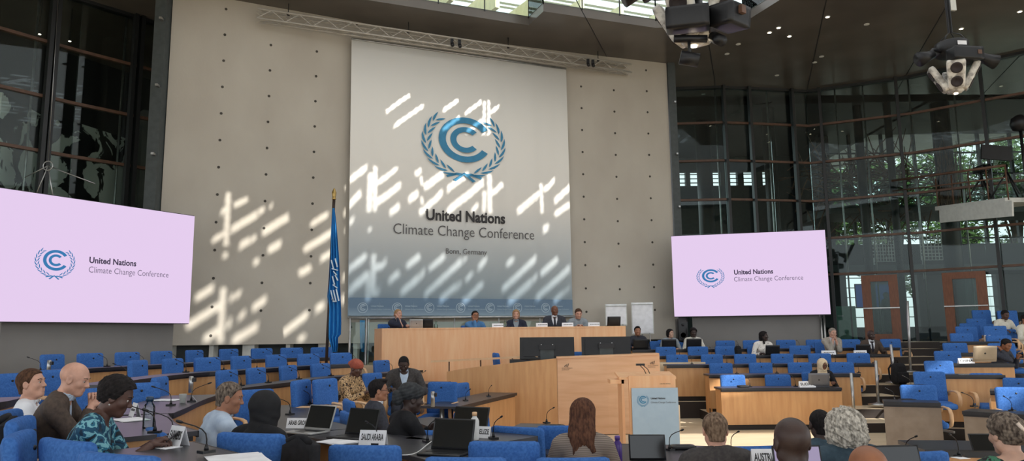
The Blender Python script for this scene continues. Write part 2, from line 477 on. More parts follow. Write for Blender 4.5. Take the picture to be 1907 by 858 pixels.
# foyer galleries, canopy
mb=MB()
zg=P(1650,408,30).z
mb.box((21,28.6,zg),(18,2.2,.3),0)
mb.box((21,27.4,zg+.55),(18,.04,1.0),2)
zh=P(1650,500,27).z; mb.box((21,28.9,zh+.1),(18,2.0,.25),0)
struct('floor_gallery',mb,[M['skirt'],M['offwhite'],M['glass_c']])
mb=MB()
a=P(1490,322,40);b=P(1925,246,40)
mb.beam(a,b,.3,.2,1)
vs=[a,b,Vector((b.x-5,31.2,10.6)),Vector((a.x-3,31.2,10.6))]
mb.add([v+Vector((0,0,.1)) for v in vs]+[v+Vector((0,0,.3)) for v in vs],[(0,3,2,1),(4,5,6,7),(0,1,5,4),(1,2,6,5),(2,3,7,6),(3,0,4,7)],0)
for k in range(9):
    q=vs[0].lerp(vs[1],k/8); q2=vs[3].lerp(vs[2],k/8); mb.beam(q,q2,.08,.25,1)
struct('roof_canopy',mb,[M['white'],M['offwhite']])
mb=MB()
zr=P(1850,395,24.5)
g0=P(1788,388,22.6); g1=P(1925,372,19.6)
mb.beam(g0,g1+Vector((0,0,0)),1.6,.12,0); 
off=Vector((-.5,-.8,0))*.0
gd=(g1-g0).normalized(); gn=Vector((gd.y,-gd.x,0)).normalized()
struct('floor_balcony',mb,[M['offwhite']])
mb=MB(); mb.beam(g0+Vector((-.02,-.3,.0))-gn*0+gn*.82+Vector((0,0,-.28)),g1+gn*.82+Vector((0,-.3,-.28)),.05,.42,0)
struct('trim_4',mb,[M['offwhite']])
r0=g0+gn*.7; r1=g1+gn*.7
mb=MB(); mb.tube([r0+Vector((-1.2,.3,.95)),r1+Vector((0,0,.95))],.035,0); mb.tube([r0+Vector((-1.2,.3,.62)),r1+Vector((0,0,.62))],.02,0)
for i in range(5):
    p=r0.lerp(r1,i/4); mb.tube([p,p+Vector((0,0,.95))],.02,0)
tag(mb.build('balcony_railing',[M['bronze']]),'thin bronze handrail along the balcony on the right','railing')
# foyer columns
for i,(x,Y,w) in enumerate([(1768,26.0,.62),(1441,26.4,.45),(1316,28,.6),(1611,26.2,.3),(1668,25.8,.25)]):
    p=P(x,400,Y); mb=MB(); mb.tube([(p.x,p.y,1.5),(p.x,p.y,CEIL)],w/2,0,16)
    mb.lathe([(w*.7,1.5),(w*.7,1.56),(w*.5,1.6)],(p.x,p.y,0),0,16)
    o=struct('column',mb,[M['mull']])
# doors
def door(name,x0,x1,ytop,ybot):
    q=[]
    for x in(x0,x1):
        best=None
        for a,b in zip(fr,fr[1:]):
            pl=VP(a,b);h=pl.hit(x,ytop);t=(Vector((h.x,h.y,0))-a).dot((b-a).normalized())
            if -.05<=t<=(b-a).length+.05: best=h+pl.n*.25;nn=pl.n
        q.append(best)
    a,b=q; zt_=(a.z+b.z)/2; a=Vector((a.x,a.y,0));b=Vector((b.x,b.y,0)); mb=MB(); Z=lambda z:Vector((0,0,z))
    u=(b-a).normalized(); w=.26
    mb.beam(a+u*w/2+Z(1.5),a+u*w/2+Z(zt_),w,.1,0,up=nn); mb.beam(b-u*w/2+Z(1.5),b-u*w/2+Z(zt_),w,.1,0,up=nn)
    mb.beam(a+Z(zt_-.1),b+Z(zt_-.1),.1,.2,0); mb.beam(a+Z(1.62),b+Z(1.62),.1,.24,0)
    d=struct(name,mb,[mat('door_mahogany',(116,68,42),(132,80,50),rough=.4,scale=5,stretch=(6,6,1))])
    m2=MB(); m2.beam(a+u*w+Z((1.7+zt_)/2),b-u*w+Z((1.7+zt_)/2),.02,zt_-1.9,0); struct('door_glass',m2,[M['glass']],d)
    m3=MB(); m3.beam(a+nn*.1+Z(1.5+1.05),b+nn*.1+Z(2.55),.03,.03); m3.build('door_handle',[M['steel']],d)
door('door_1',1603,1670,513,640)
door('door_2',1757,1838,507,640)
# display and standing visitor behind the glass are in the people part
mb=MB(); a=P(1593,551,27.5); b=P(1664,549,27.5); mb.beam(Vector((a.x,a.y,a.z)),Vector((b.x,b.y,a.z)),.08,.9,0)
mb2=MB(); mb2.beam(Vector((a.x,a.y-.06,a.z)),Vector((b.x,b.y-.06,a.z)),.02,.82)
o=mb.build('foyer_display',[M['black']]); tag(o,'blue lit display screen in the foyer behind the glass','display'); mb2.build('display_panel',[emis('display_blue',(52,82,150),.6)],o)
mb=MB(); a=P(1574,585,27.2); mb.box((a.x,a.y,2.1),(.75,.08,1.3),0); mb.box((a.x-.2,a.y-.05,2.4),(.2,.02,.05),1); mb.box((a.x,a.y,1.48),(.8,.4,.04),1)
tag(mb.build('notice_board',[mat('pale_green_board',(150,188,172),rough=.6),M['white']]),'pale green upright notice board behind the glass','notice board')
# lattice screens
for i,(x0,x1,y0,y1,Y,lb) in enumerate([(1625,1668,436,487,29,'white lattice screen in the foyer, left of the two'),(1716,1772,434,484,29,'white lattice screen in the foyer, right of the two')]):
    a=P(x0,y1,Y);b=P(x1,y0,Y);mb=MB()
    nx=9;nz=8
    for k in range(nx+1): x=a.x+(b.x-a.x)*k/nx; mb.box((x,Y,(a.z+b.z)/2),(.025,.03,b.z-a.z))
    for k in range(nz+1): z=a.z+(b.z-a.z)*k/nz; mb.box(((a.x+b.x)/2,Y,z),(b.x-a.x,.03,.025))
    mb.box((a.x+.05,Y,(a.z-.3)),(.05,.05,.9)); mb.box((b.x-.05,Y,(a.z-.3)),(.05,.05,.9))
    tag(mb.build('lattice_screen',[M['white']]),lb,'screen')
# twig sculpture: a tangle of rods
mb=MB(); r_=random.Random(3)
for i in range(230):
    x=r_.choice([r_.gauss(1660,55),r_.gauss(1600,60)]); y=r_.uniform(300,395); Y=r_.uniform(27.3,29.3)
    a=P(x,y,Y); d=Vector((r_.gauss(0,1),r_.gauss(0,.12),r_.gauss(-.1,.6))).normalized()*r_.uniform(.8,2.2)
    mid=a+d*.5+Vector((r_.gauss(0,.08),0,r_.gauss(0,.08)))
    mb.tube([a,mid,a+d],[.03,.025,.012],0,5)
tag(mb.build('twig_sculpture',[M['twig']]),'wide tangled nest of rusty brown twigs hanging in the foyer','sculpture')
mb=MB()
for i in range(46):
    a=P(r_.uniform(1745,1800),r_.uniform(375,400),24.9); b=a+Vector((r_.gauss(0,.35),r_.gauss(0,.2),r_.uniform(1.0,2.4)))
    mb.tube([a,a.lerp(b,.5)+Vector((r_.gauss(0,.07),0,0)),b],[.02,.018,.008],0,5)
tag(mb.build('twig_sculpture',[M['twig']]),'upright sheaf of rusty twigs rising before the thick dark column','sculpture')
# trees outside
def tree(x,Y,w,h,zc,label,seed):
    rr=random.Random(seed); p=P(x,350,Y)
    t=thing('garden_tree',label,'tree',(p.x,p.y,0),0,'trees outside the foyer')
    m=MB(); m.tube([(0,0,0),(.1,0,zc*.5),(-.1,.1,zc)],[.28,.2,.14],0,10)
    for k in range(9):
        an=rr.uniform(0,6.28); m.tube([(0,0,zc*rr.uniform(.45,.9)),(math.cos(an)*w*.25,math.sin(an)*.8,zc+rr.uniform(-.5,1)),(math.cos(an)*w*.45,math.sin(an)*1.4,zc+rr.uniform(-.5,2))],[.1,.06,.02],0,6)
    m.build('trunk',[M['bark']],t)
    m=MB()
    cl=[(rr.gauss(0,w*.3),rr.gauss(0,1),zc+rr.gauss(.5,h*.3)) for _ in range(34)]
    for k in range(5200):
        c=rr.choice(cl); q=Vector((c[0]+rr.gauss(0,w*.09),c[1]+rr.gauss(0,.5),c[2]+rr.gauss(0,h*.07)))
        s=rr.uniform(.08,.2); a=Vector((rr.gauss(0,1),rr.gauss(0,1),rr.gauss(0,1))).normalized(); b=a.orthogonal().normalized()
        m.add([q-a*s*1.6,q+b*s*.6,q+a*s*1.6,q-b*s*.6],[(0,1,2,3)],0)
    m.build('foliage',[M['leaf']],t)
tree(1545,47,3.6,7,9,'leafy green tree outside, leftmost of those seen through the foyer',1)
tree(1660,46,3.8,7,10,'leafy green tree outside the foyer glass behind the twig tangle',2)
tree(1775,47,3.8,7,9.5,'leafy green tree outside just past the thick dark column',3)
tree(1885,46,3.8,7,10,'leafy green tree outside at the right edge',4)
# foyer rear: low solid wall and mullions
mb=MB(); WY=30.2
mb.box((23,WY,1.75),(21,.3,.5),0); mb.box((23,WY,4.75),(21,.3,1.2),0)
r2=random.Random(11); x=12.6
while x<33:
    w=r2.uniform(.5,1.5); mb.box((x+w/2,WY,3.1),(w,.3,2.6),0); x+=w+r2.uniform(.35,1.1)
for k in range(16): x=12.8+k*1.35; mb.box((x,WY,7.6),(.10,.14,4.9),1)
for z in (5.6,6.5,7.4,8.3,9.2): mb.box((23,WY,z),(21,.08,.06),1)
for z in (2.4,2.8,3.2,3.6,4.0): mb.box((23,WY+.1,z),(21,.05,.035),2)
mb.box((33.5,27.5,5),(.3,6,10),0); mb.box((13.2,32.3,5.5),(.3,4,9),0)
struct('wall_foyer',mb,[M['dark'],M['mull'],M['offwhite']])
# ------------------------------------------------------------------ unseen gobo plate added above the skylight, holes shaped to throw the sun streaks
BAN=VP((P(655,72,18.2).x,18.2),(P(1054,128,20.55).x,20.55))
STE=1.0; STX=-.80
streak=[(435,383,461,370,11),(411,397,421,389,12),(430,428,480,398,15),(482,396,492,388,13),(502,390,508,377,9),(396,448,416,435,12),(446,459,465,446,14),(467,449,477,439,14),(489,433,537,403,16),(499,467,523,452,15),(415,476,423,474,12),(473,490,482,484,12),(579,418,611,398,12),(566,465,620,432,14),(597,483,618,470,12),(557,510,579,497,14),(364,556,398,534,15),(347,608,411,567,16),(428,560,435,549,14),(438,554,448,543,14),(379,633,407,614,16),(422,608,431,597,14),(444,594,457,580,14),(470,575,495,556,14),(433,635,480,607,16),(525,622,574,584,14),(551,636,569,625,10),(588,577,603,566,14),
(720,207,763,177,8),(734,235,789,196,8),(825,206,853,187,8),(823,244,855,220,8),(650,337,683,312,12),(648,383,671,361,14),(700,342,739,314,9),(699,378,745,345,13),(773,325,784,317,10),(761,374,778,359,14),(791,347,825,324,14),(833,353,873,322,12),(727,396,743,384,13),(781,398,823,359,13),(832,395,900,339,14),(867,210,897,189,8),(868,247,900,223,8),(914,210,929,198,8),(911,366,937,342,10),(964,394,1005,361,13),(1014,354,1033,334,10),(1033,374,1060,350,12),(1034,398,1060,382,11),(880,392,890,380,9),
(646,505,682,477,14),(644,548,687,510,18),(694,507,709,492,12),(710,497,720,484,14),(699,551,707,536,10),(725,523,743,508,14),(757,496,782,477,14),(746,547,780,517,16),(782,518,791,503,14),(800,500,828,477,13),(791,549,860,486,14),(863,487,869,479,10),(819,559,849,533,14),(851,540,858,523,10),(869,520,879,508,12),(891,500,906,482,16),(868,522,880,508,12),(861,564,899,528,14),(944,492,957,482,12),(935,540,997,482,14),(946,564,989,526,16),(991,526,999,513,12),(1007,510,1039,482,14),(998,556,1060,500,14),(1031,562,1050,544,12),(1053,546,1058,536,10),(650,417,658,408,12),(686,429,691,425,8),(1012,428,1022,420,14)]
vert=[(425,359,421,457,9),(416,536,410,638,10),(699,310,698,395,6),(690,322,687,395,8),(902,188,901,252,4),(910,187,910,252,4),(911,325,912,398,6),(1008,342,1010,395,5),(902,356,901,395,5),(696,474,694,551,8),(686,508,684,562,6),(785,328,787,345,4),(786,366,788,380,4)]
quads=[]
for x0,y0,x1,y1,w in streak: quads.append([(x0,y0-w*.5),(x1,y1-w*.5),(x1,y1+w*.5),(x0,y0+w*.5)])
for x0,y0,x1,y1,w in vert: quads.append([(x0-w/2,y0),(x0+w/2,y0),(x1+w/2,y1),(x1-w/2,y1)])
SZ=11.4
def sunhit(x,y):
    if 646<x<1066 and y<592:
        return BAN.hit(x,y)
    return wall_hit(x,y)[0]
polys=[]
for q in quads:
    c=sum(p[0] for p in q)/4
    pts=[]
    onb=(648<c<1062)
    for x,y in q:
        h=BAN.hit(x,y) if onb else wall_hit(x,y)[0]
        t=(SZ-h.z)/STE; pts.append((h.x-STX*t,h.y-t))
    polys.append(pts)
# more gobo holes, added to throw sun patches on the arena floor
for q in ([(1262,803),(1560,800),(1560,828),(1262,832)],[(1262,772),(1312,772),(1330,788),(1262,790)],[(1640,780),(1655,780),(1655,792),(1575,790)],[(1690,812),(1790,818),(1740,845),(1700,840)],[(1700,600),(1700,600),(1700,600),(1700,600)]):
    pts=[]
    for x,y in q:
        h=G(x,y,.05); t=(SZ-h.z)/STE; pts.append((h.x-STX*t,h.y-t))
    polys.append(pts)
cs=.04; X0,X1,Y0,Y1=-14.,24.,-6.,18.2
nx=int((X1-X0)/cs); ny=int((Y1-Y0)/cs)
gx=X0+(np.arange(nx)+.5)*cs; gy=Y0+(np.arange(ny)+.5)*cs
hole=np.zeros((ny,nx),bool)
for pts in polys:
    a=np.array(pts); ax0,ay0=a.min(0)-cs; ax1,ay1=a.max(0)+cs
    ix=np.where((gx>=ax0)&(gx<=ax1))[0]; iy=np.where((gy>=ay0)&(gy<=ay1))[0]
    if len(ix)==0 or len(iy)==0: continue
    GX,GY=np.meshgrid(gx[ix],gy[iy]); inside=np.ones_like(GX,bool); area=0
    for i in range(4): area+=a[i][0]*a[(i+1)%4][1]-a[(i+1)%4][0]*a[i][1]
    for i in range(4):
        x0,y0=a[i];x1,y1=a[(i+1)%4]; cr=(x1-x0)*(GY-y0)-(y1-y0)*(GX-x0); inside&=(cr*np.sign(area)>=0)
    sub=hole[np.ix_(iy,ix)]; sub|=inside; hole[np.ix_(iy,ix)]=sub
mb=MB()
def runs(row):
    d=np.diff(np.concatenate([[0],(~row).astype(int),[0]])); return zip(np.where(d==1)[0],np.where(d==-1)[0])
prev=None; start={}
for j in range(ny+1):
    cur=set(runs(hole[j])) if j<ny else set()
    for r in list(start):
        if r not in cur:
            j0=start.pop(r); xa=X0+r[0]*cs;xb=X0+r[1]*cs;ya=Y0+j0*cs;yb=Y0+j*cs
            mb.add([(xa,ya,SZ),(xb,ya,SZ),(xb,yb,SZ),(xa,yb,SZ)],[(0,1,2,3)])
    for r in cur:
        if r not in start: start[r]=j
fm=bpy.data.materials.new('gobo_translucent'); fm.use_nodes=True; nt=fm.node_tree; nt.nodes.clear()  # translucent, so the added plate also passes soft light down
o_=N(nt,'ShaderNodeOutputMaterial'); df=N(nt,'ShaderNodeBsdfDiffuse'); tl=N(nt,'ShaderNodeBsdfTranslucent'); mx=N(nt,'ShaderNodeMixShader')
df.inputs[0].default_value=(.5,.5,.5,1); tl.inputs[0].default_value=(.95,.97,1,1); mx.inputs[0].default_value=.24
L(nt,df.outputs[0],mx.inputs[1]); L(nt,tl.outputs[0],mx.inputs[2]); L(nt,mx.outputs[0],o_.inputs[0])
struct('streak_gobo',mb,[fm])
# ------------------------------------------------------------------ sun, sky, camera
su=bpy.data.lights.new('sun','SUN'); su.energy=6.5; su.angle=math.radians(.6); su.color=(1,.965,.9)
so=link(bpy.data.objects.new('sun',su)); so.rotation_euler=Vector((STX,1,-STE)).to_track_quat('-Z','Y').to_euler()
w=bpy.data.worlds.new('sky'); scene.world=w; w.use_nodes=True; nt=w.node_tree; bg=nt.nodes['Background']
tc=N(nt,'ShaderNodeTexCoord'); sp=N(nt,'ShaderNodeSeparateXYZ'); cr=N(nt,'ShaderNodeValToRGB')
L(nt,tc.outputs['Generated'],sp.inputs[0]); mr=N(nt,'ShaderNodeMapRange'); mr.inputs[1].default_value=-1; mr.inputs[2].default_value=1
L(nt,sp.outputs['Z'],mr.inputs[0]); L(nt,mr.outputs[0],cr.inputs[0])
e=cr.color_ramp.elements; e[0].position=.46; e[0].color=(.26,.26,.23,1); e[1].position=.54; e[1].color=(.90,.95,1,1)
L(nt,cr.outputs[0],bg.inputs[0]); bg.inputs[1].default_value=2.1
cd=bpy.data.cameras.new('camera'); cd.sensor_width=36; cd.lens=F_PX/1907*36; cd.clip_end=300
camo=link(bpy.data.objects.new('camera',cd)); Rm=Matrix((Rv,Uv,-Fv)).transposed(); camo.matrix_world=Matrix.Translation(CAM)@Rm.to_4x4()
scene.camera=camo
scene.view_settings.view_transform='Standard'; scene.view_settings.look='None'; scene.view_settings.gamma=1; scene.view_settings.use_curve_mapping=False
scene.view_settings.exposure=0.0
# ------------------------------------------------------------------ banner, screens, truss, flag
Z=lambda z:Vector((0,0,z))
tl=BAN.hit(655,72); bl=BAN.hit(648,589); tr=BAN.hit(1054,128); br=BAN.hit(1066,589)
u=BAN.u; nb=BAN.n
def plan_on(pl,x,y,z): # point of plane below pixel at height z
    h=pl.hit(x,y); return Vector((h.x,h.y,z))
zt_=(tl.z+tr.z)/2; zb_=(bl.z+br.z)/2
bt=thing('conference_banner','tall white conference banner hanging on the rear wall below the truss','banner',(tl.x,tl.y,zb_))
def local(o,mb):   # shift vertices into the thing's frame
    mw=o.matrix_basis.inverted() if o.rotation_euler.z or True else None
    R=Matrix.Translation(o.location)@Matrix.Rotation(o.rotation_euler.z,4,'Z'); Ri=R.inverted()
    mb.v=[tuple(Ri@Vector(p)) for p in mb.v]; return mb
def part(o,name,mb,mats,label=None):
    c=local(o,mb).build(name,mats,o)
    if label: c['label']=label
    return c
# cloth printed in a gentle grade from warm white to pale blue
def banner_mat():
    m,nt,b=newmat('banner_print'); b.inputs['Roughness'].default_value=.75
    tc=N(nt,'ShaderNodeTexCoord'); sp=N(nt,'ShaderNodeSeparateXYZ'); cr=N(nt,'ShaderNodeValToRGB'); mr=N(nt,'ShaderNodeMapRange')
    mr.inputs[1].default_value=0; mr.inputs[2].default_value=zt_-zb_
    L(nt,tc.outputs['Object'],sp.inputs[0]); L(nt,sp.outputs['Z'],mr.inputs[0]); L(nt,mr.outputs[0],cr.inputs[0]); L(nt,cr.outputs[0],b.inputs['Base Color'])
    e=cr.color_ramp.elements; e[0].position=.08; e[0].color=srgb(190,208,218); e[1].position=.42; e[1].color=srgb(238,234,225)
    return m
mb=MB(); K=60
for s_ in (0,1):
    vs=[]
wv=(Vector((tr.x,tr.y,0))-Vector((tl.x,tl.y,0))); W=wv.length
vsf=[];fsf=[]
for i in range(K+1):
    t=i/K; off=nb*(.012*math.sin(t*33)+.006*math.sin(t*71))
    # lower edge slightly wider
    ptop=Vector((tl.x,tl.y,zt_))+u*W*t+off*.3; pbot=Vector((bl.x,bl.y,zb_))+ (Vector((br.x,br.y,0))-Vector((bl.x,bl.y,0)))*t+off
    vsf+=[ptop,ptop.lerp(pbot,.5)+off,pbot,pbot-nb*.05,ptop-nb*.05]
for i in range(K):
    a=i*5;b=a+5
    for k in range(5): fsf.append((a+k,a+(k+1)%5,b+(k+1)%5,b+k))
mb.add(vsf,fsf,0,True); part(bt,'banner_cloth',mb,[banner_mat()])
mb=MB(); zband=BAN.hit(860,556).z
L0=Vector((bl.x,bl.y,0))+nb*.022; R0_=Vector((br.x,br.y,0))+nb*.022
mb.beam((L0)+Z((zband+zb_+.02)/2),(R0_)+Z((zband+zb_+.02)/2),.01,zband-zb_-.02,0)
def band_mat():
    m,nt,b=newmat('banner_band'); b.inputs['Roughness'].default_value=.75
    tc=N(nt,'ShaderNodeTexCoord'); sp=N(nt,'ShaderNodeSeparateXYZ'); cr=N(nt,'ShaderNodeValToRGB'); mr=N(nt,'ShaderNodeMapRange')
    mr.inputs[1].default_value=0; mr.inputs[2].default_value=zband-zb_
    L(nt,tc.outputs['Object'],sp.inputs[0]); L(nt,sp.outputs['Z'],mr.inputs[0]); L(nt,mr.outputs[0],cr.inputs[0]); L(nt,cr.outputs[0],b.inputs['Base Color'])
    e=cr.color_ramp.elements; e[0].position=.0; e[0].color=srgb(150,170,184); e[1].position=.5; e[1].color=srgb(108,132,154)
    return m
part(bt,'banner_band',mb,[band_mat()])
def text_on(mb,pl,body,x0,x1,yb0,cap_px,m=0,bold=0,lift=.03):
    """writing whose first letter starts at image x0 and ends at x1 on the plane; baseline yb0 at x0"""
    a=pl.hit(x0,yb0); c=pl.hit(x0,yb0-cap_px); b=pl.hit(x1,yb0)
    wdt=(Vector((b.x,b.y,0))-Vector((a.x,a.y,0))).length
    put_text(mb,body,a+pl.n*lift,pl.u,Vector((0,0,1)),wdt,c.z-a.z,m,bold)
mb=MB(); text_on(mb,BAN,'United Nations',793,940,409,20,0,.03); part(bt,'banner_title',mb,[M['print_dark']],'bold dark lettering')
mb=MB(); text_on(mb,BAN,'Climate Change Conference',732,994,435,20,0,-.006); part(bt,'banner_lettering',mb,[M['print_grey']],'thin grey lettering'); mb=MB(); text_on(mb,BAN,'Bonn, Germany',830,906,472,10,0,.0); part(bt,'place_lettering',mb,[M['print_grey']],'small grey lettering')
mb=MB(); c=BAN.hit(864,266); r=(BAN.hit(944,266)-BAN.hit(787,266)).length/2; rz=(BAN.hit(864,198).z-BAN.hit(864,332).z)/2
put_emblem(mb,c+nb*.03,u,Vector((0,0,1))*(rz/r)*1.0,r,0); part(bt,'banner_emblem',mb,[M['print_blue']])
mb=MB()
for x in (675,739,799,857,912,963,1015):
    c=BAN.hit(x,573)+nb*.035; put_emblem(mb,c,u,Vector((0,0,1)),.13,0,wreath=False)
    for i in range(24):
        a0=2*PI*i/24;a1=2*PI*(i+1)/24
        mb.add([c+(u*math.cos(t)+Vector((0,0,1))*math.sin(t))*q*.13 for t,q in((a0,.86),(a0,1),(a1,1),(a1,.86))],[(0,1,2,3)])
    put_text(mb,'United Nations',c+u*.2+Z(.03),u,Vector((0,0,1)),.32,.035,0,.02)
    put_text(mb,'Climate Change Conference',c+u*.2-Z(.05),u,Vector((0,0,1)),.5,.03,0)
for x in (707,769,830,885,940,992):
    a=BAN.hit(x,563)+nb*.035; b=BAN.hit(x,583)+nb*.035; mb.beam(a,b,.008,.004)
part(bt,'band_lettering',mb,[mat('band_print',(172,190,202),rough=.7)],'small pale emblems and lettering')
mb=MB(); mb.tube([Vector((bl.x,bl.y,zb_-.02))+nb*.01,Vector((br.x,br.y,zb_-.02))+nb*.01],.03,0); part(bt,'lower_bar',mb,[M['steel']]); mb=MB(); mb.tube([tl+nb*.0+Z(.0),Vector((tr.x,tr.y,zt_))],.03,0); part(bt,'hanging_bar',mb,[M['steel']])
# truss
TR=VP((BAN.A.x+nb.x*.25,BAN.A.y+nb.y*.25),((BAN.A+u).x+nb.x*.25,(BAN.A+u).y+nb.y*.25))
ta=TR.hit(478,30); tb=TR.hit(1172,128); zt2=(ta.z+tb.z)/2; S=.24
ta=Vector((ta.x,ta.y,zt2)); tb=Vector((tb.x,tb.y,zt2)); Lt=(tb-ta).length
tt=thing('lighting_truss','long aluminium lattice truss hung along the top of the rear wall','truss',tuple(ta))
mb=MB(); corners=[nb*S/2+Z(S/2),-nb*S/2+Z(S/2),-nb*S/2-Z(S/2),nb*S/2-Z(S/2)]
for c in corners: mb.tube([ta+c,tb+c],.024,0,8)
part(tt,'chords',mb,[M['alu']])
mb=MB(); n_=32
for i in range(n_):
    for q in range(4):
        a=corners[q];b=corners[(q+1)%4]
        if i%2: a,b=b,a
        mb.tube([ta.lerp(tb,i/n_)+a,ta.lerp(tb,(i+1)/n_)+b],.012,0,5,cap=False)
part(tt,'lattice_bracing',mb,[M['alu']])
for x in (.07,.36,.63,.9):
    mb=MB(); p=ta.lerp(tb,x); mb.tube([p+Z(S/2),Vector((p.x,p.y,CEIL))],.012,0,6); mb.box(p+Z(S/2+.03),(.06,.1,.06)); part(tt,'hanger_rod',mb,[M['mull']])
for x in (.47,.49,.86,.875):
    p=ta.lerp(tb,x); mb=MB(); mb.box(p-Z(.0)+nb*.15,(.08,.1,.12)); mb.tube([p+nb*.15-Z(.05),p+nb*.2-Z(.14)],.045,0,10); part(tt,'clamp',mb,[M['black']])
# LED screens
def led(name,label,corner_px,ydist,Yl,Yr,under,ulabel):
    (x0,yt0),(x1,yt1),(x1b,yb1),(x0b,yb0)=corner_px
    A=P(x0,yt0,Yl);B=P(x1,yt1,Yr); pl=VP((A.x,A.y),(B.x,B.y))
    z1=(pl.hit(x0,yt0).z+pl.hit(x1,yt1).z)/2; z0=(pl.hit(x0b,yb0).z+pl.hit(x1b,yb1).z)/2
    a=Vector((A.x,A.y,0)); b=Vector((B.x,B.y,0))
    t=thing('led_screen',label,'screen',(A.x,A.y,z0))
    mb=MB(); mb.beam(a-pl.n*.08+Z((z0+z1)/2),b-pl.n*.08+Z((z0+z1)/2),.14,z1-z0+.03,0); part(t,'housing',mb,[M['black']])
    mb=MB(); mb.beam(a+Z((z0+z1)/2),b+Z((z0+z1)/2),.02,z1-z0,0); part(t,'display_panel',mb,[M['screen']],'glowing pink display face')
    return t,pl,z0,z1,a,b
t,pl,z0,z1,a,b=led('led','large pink LED wall screen on the left showing the conference logo',[(-2,349),(362,403),(356,602),(-2,598)],0,12.35,15.5,None,None)
def scr_marks(t,pl,em,txt1,txt2):
    mb=MB(); cx,cy,x0,x1,y0,y1=em; c=pl.hit(cx,cy)+pl.n*.02; r=(pl.hit(x1,cy)-pl.hit(x0,cy)).length/2; rz=(pl.hit(cx,y0).z-pl.hit(cx,y1).z)/2
    put_emblem(mb,c,pl.u if pl.u.x>0 else -pl.u,Vector((0,0,1))*(rz/r),r,0); part(t,'screen_emblem',mb,[M['scr_blue']])
    mb=MB(); text_on(mb,pl,'United Nations',*txt1,0,.03,.02); part(t,'screen_title',mb,[M['scr_dark']])
    mb=MB(); text_on(mb,pl,'Climate Change Conference',*txt2,0,-.004,.02); part(t,'screen_lettering',mb,[M['scr_grey']])
scr_marks(t,pl,(102,487,64,141,456,518),(165,253,489,11),(164,313,507,11.5))
def panel_under(label,pl,a,b,xa,xb,ztop,back=.30):
    p=pl.hit(xa,620);q=pl.hit(xb,620); p=Vector((p.x,p.y,0))-pl.n*back;q=Vector((q.x,q.y,0))-pl.n*back
    mb=MB(); mb.beam(p+Z(ztop/2+.0),q+Z(ztop/2),.1,ztop,0)
    return struct('wall_panel',mb,[M['grey_panel']])
panel_under('',pl,a,b,14,336,z0)
t,pl,z0,z1,a,b=led('led','large pink LED wall screen on the right in front of the glass facade',[(1250,440),(1536,428),(1547,585),(1258,589)],0,20.7,19.7,None,None)
scr_marks(t,pl,(1323,515,1297,1350,497,536),(1367,1440,511,8.5),(1367,1496,524,8.5))
panel_under('',pl,a,b,1290,1531,z0)
mb=MB(); 
for x in (1535,1541): 
    h=pl.hit(x,600); mb.tube([(h.x,h.y+.2,0),(h.x,h.y+.2,z0+.1)],.03,0)
struct('trim_5',mb,[M['steel']])
# flag on its pole
fp=P(612,640,15.6); 
ft=thing('flag_on_pole','blue flag with white emblem hanging furled on a dark pole left of the banner','flag',(fp.x,fp.y,0))
ztop=P(622,360,15.6).z; ptop=P(622,372,15.6); px_=P(614,600,15.6)
mb=MB(); mb.tube([(P(606,640,15.6).x,15.6,0),(ptop.x,15.6,ptop.z)],.032,0,10); part(ft,'pole',mb,[mat('dark_wood_pole',(52,38,30),rough=.5)])
mb=MB(); mb.lathe([(.03,0),(.05,.02),(.035,.05),(.045,.1),(.05,.16),(.02,.24),(.0,.26)],(ptop.x,15.6,ptop.z),0,12); part(ft,'finial',mb,[mat('brass',(168,140,84),rough=.3,metal=.8)])
def fold_surface(mb,prof,Y,m=0,amp=.05,nf=7,seed=0):
    """prof: list of (y_px, xleft_px, xright_px)"""
    vs=[];fs=[];K=40
    R_=len(prof)
    for j,(yy,xl,xr) in enumerate(prof):
        a=P(xl,yy,Y);b=P(xr,yy,Y)
        for i in range(K+1):
            tt_=i/K; p=a.lerp(b,tt_); fade=min(1,j/3)
            vs.append(p+Vector((0,-.06+amp*fade*math.sin(tt_*nf*PI*2*.5+seed+j*.12)+.0,0)))
    for j in range(R_-1):
        for i in range(K):
            a=j*(K+1)+i; fs.append((a,a+1,a+K+2,a+K+1))
    n0=len(vs); vs2=[v+Vector((0,.012,0)) for v in vs]
    mb.add(vs,fs,m,True); mb.add(vs2,[f[::-1] for f in fs],m,True)
prof=[(388,620.5,624),(410,619,627),(440,617,629.5),(470,616,632),(500,614,634),(530,612,635),(552,610,636),(575,612,637),(600,611,637.5),(622,611,637),(628,612,632),(645,617,631),(655,620,629)]
mb=MB(); fold_surface(mb,prof,15.6,0,.05,7)
part(ft,'flag_cloth',mb,[mat('flag_blue',(34,128,196),(48,146,214),rough=.7,scale=6,stretch=(4,4,.5))])
mb=MB()
for (x0,y0,x1,y1) in [(617,484,621,500),(624,481,628,497),(618,500,629,503),(621,505,627,512),(619,514,623,530),(624,512,629,522),(620,530,628,536),(616,540,621,562),(621,540,626,562),(626,538,631,560),(618,556,624,562)]:
    a=P(x0,y0,15.45);b=P(x1,y1,15.45); mb.beam(Vector((a.x,15.46,a.z)),Vector((b.x,15.46,b.z)),.02,.05,0,up=(0,1,0))
part(ft,'flag_emblem',mb,[mat('flag_white',(205,220,230),rough=.7)],'white emblem folded into the cloth')
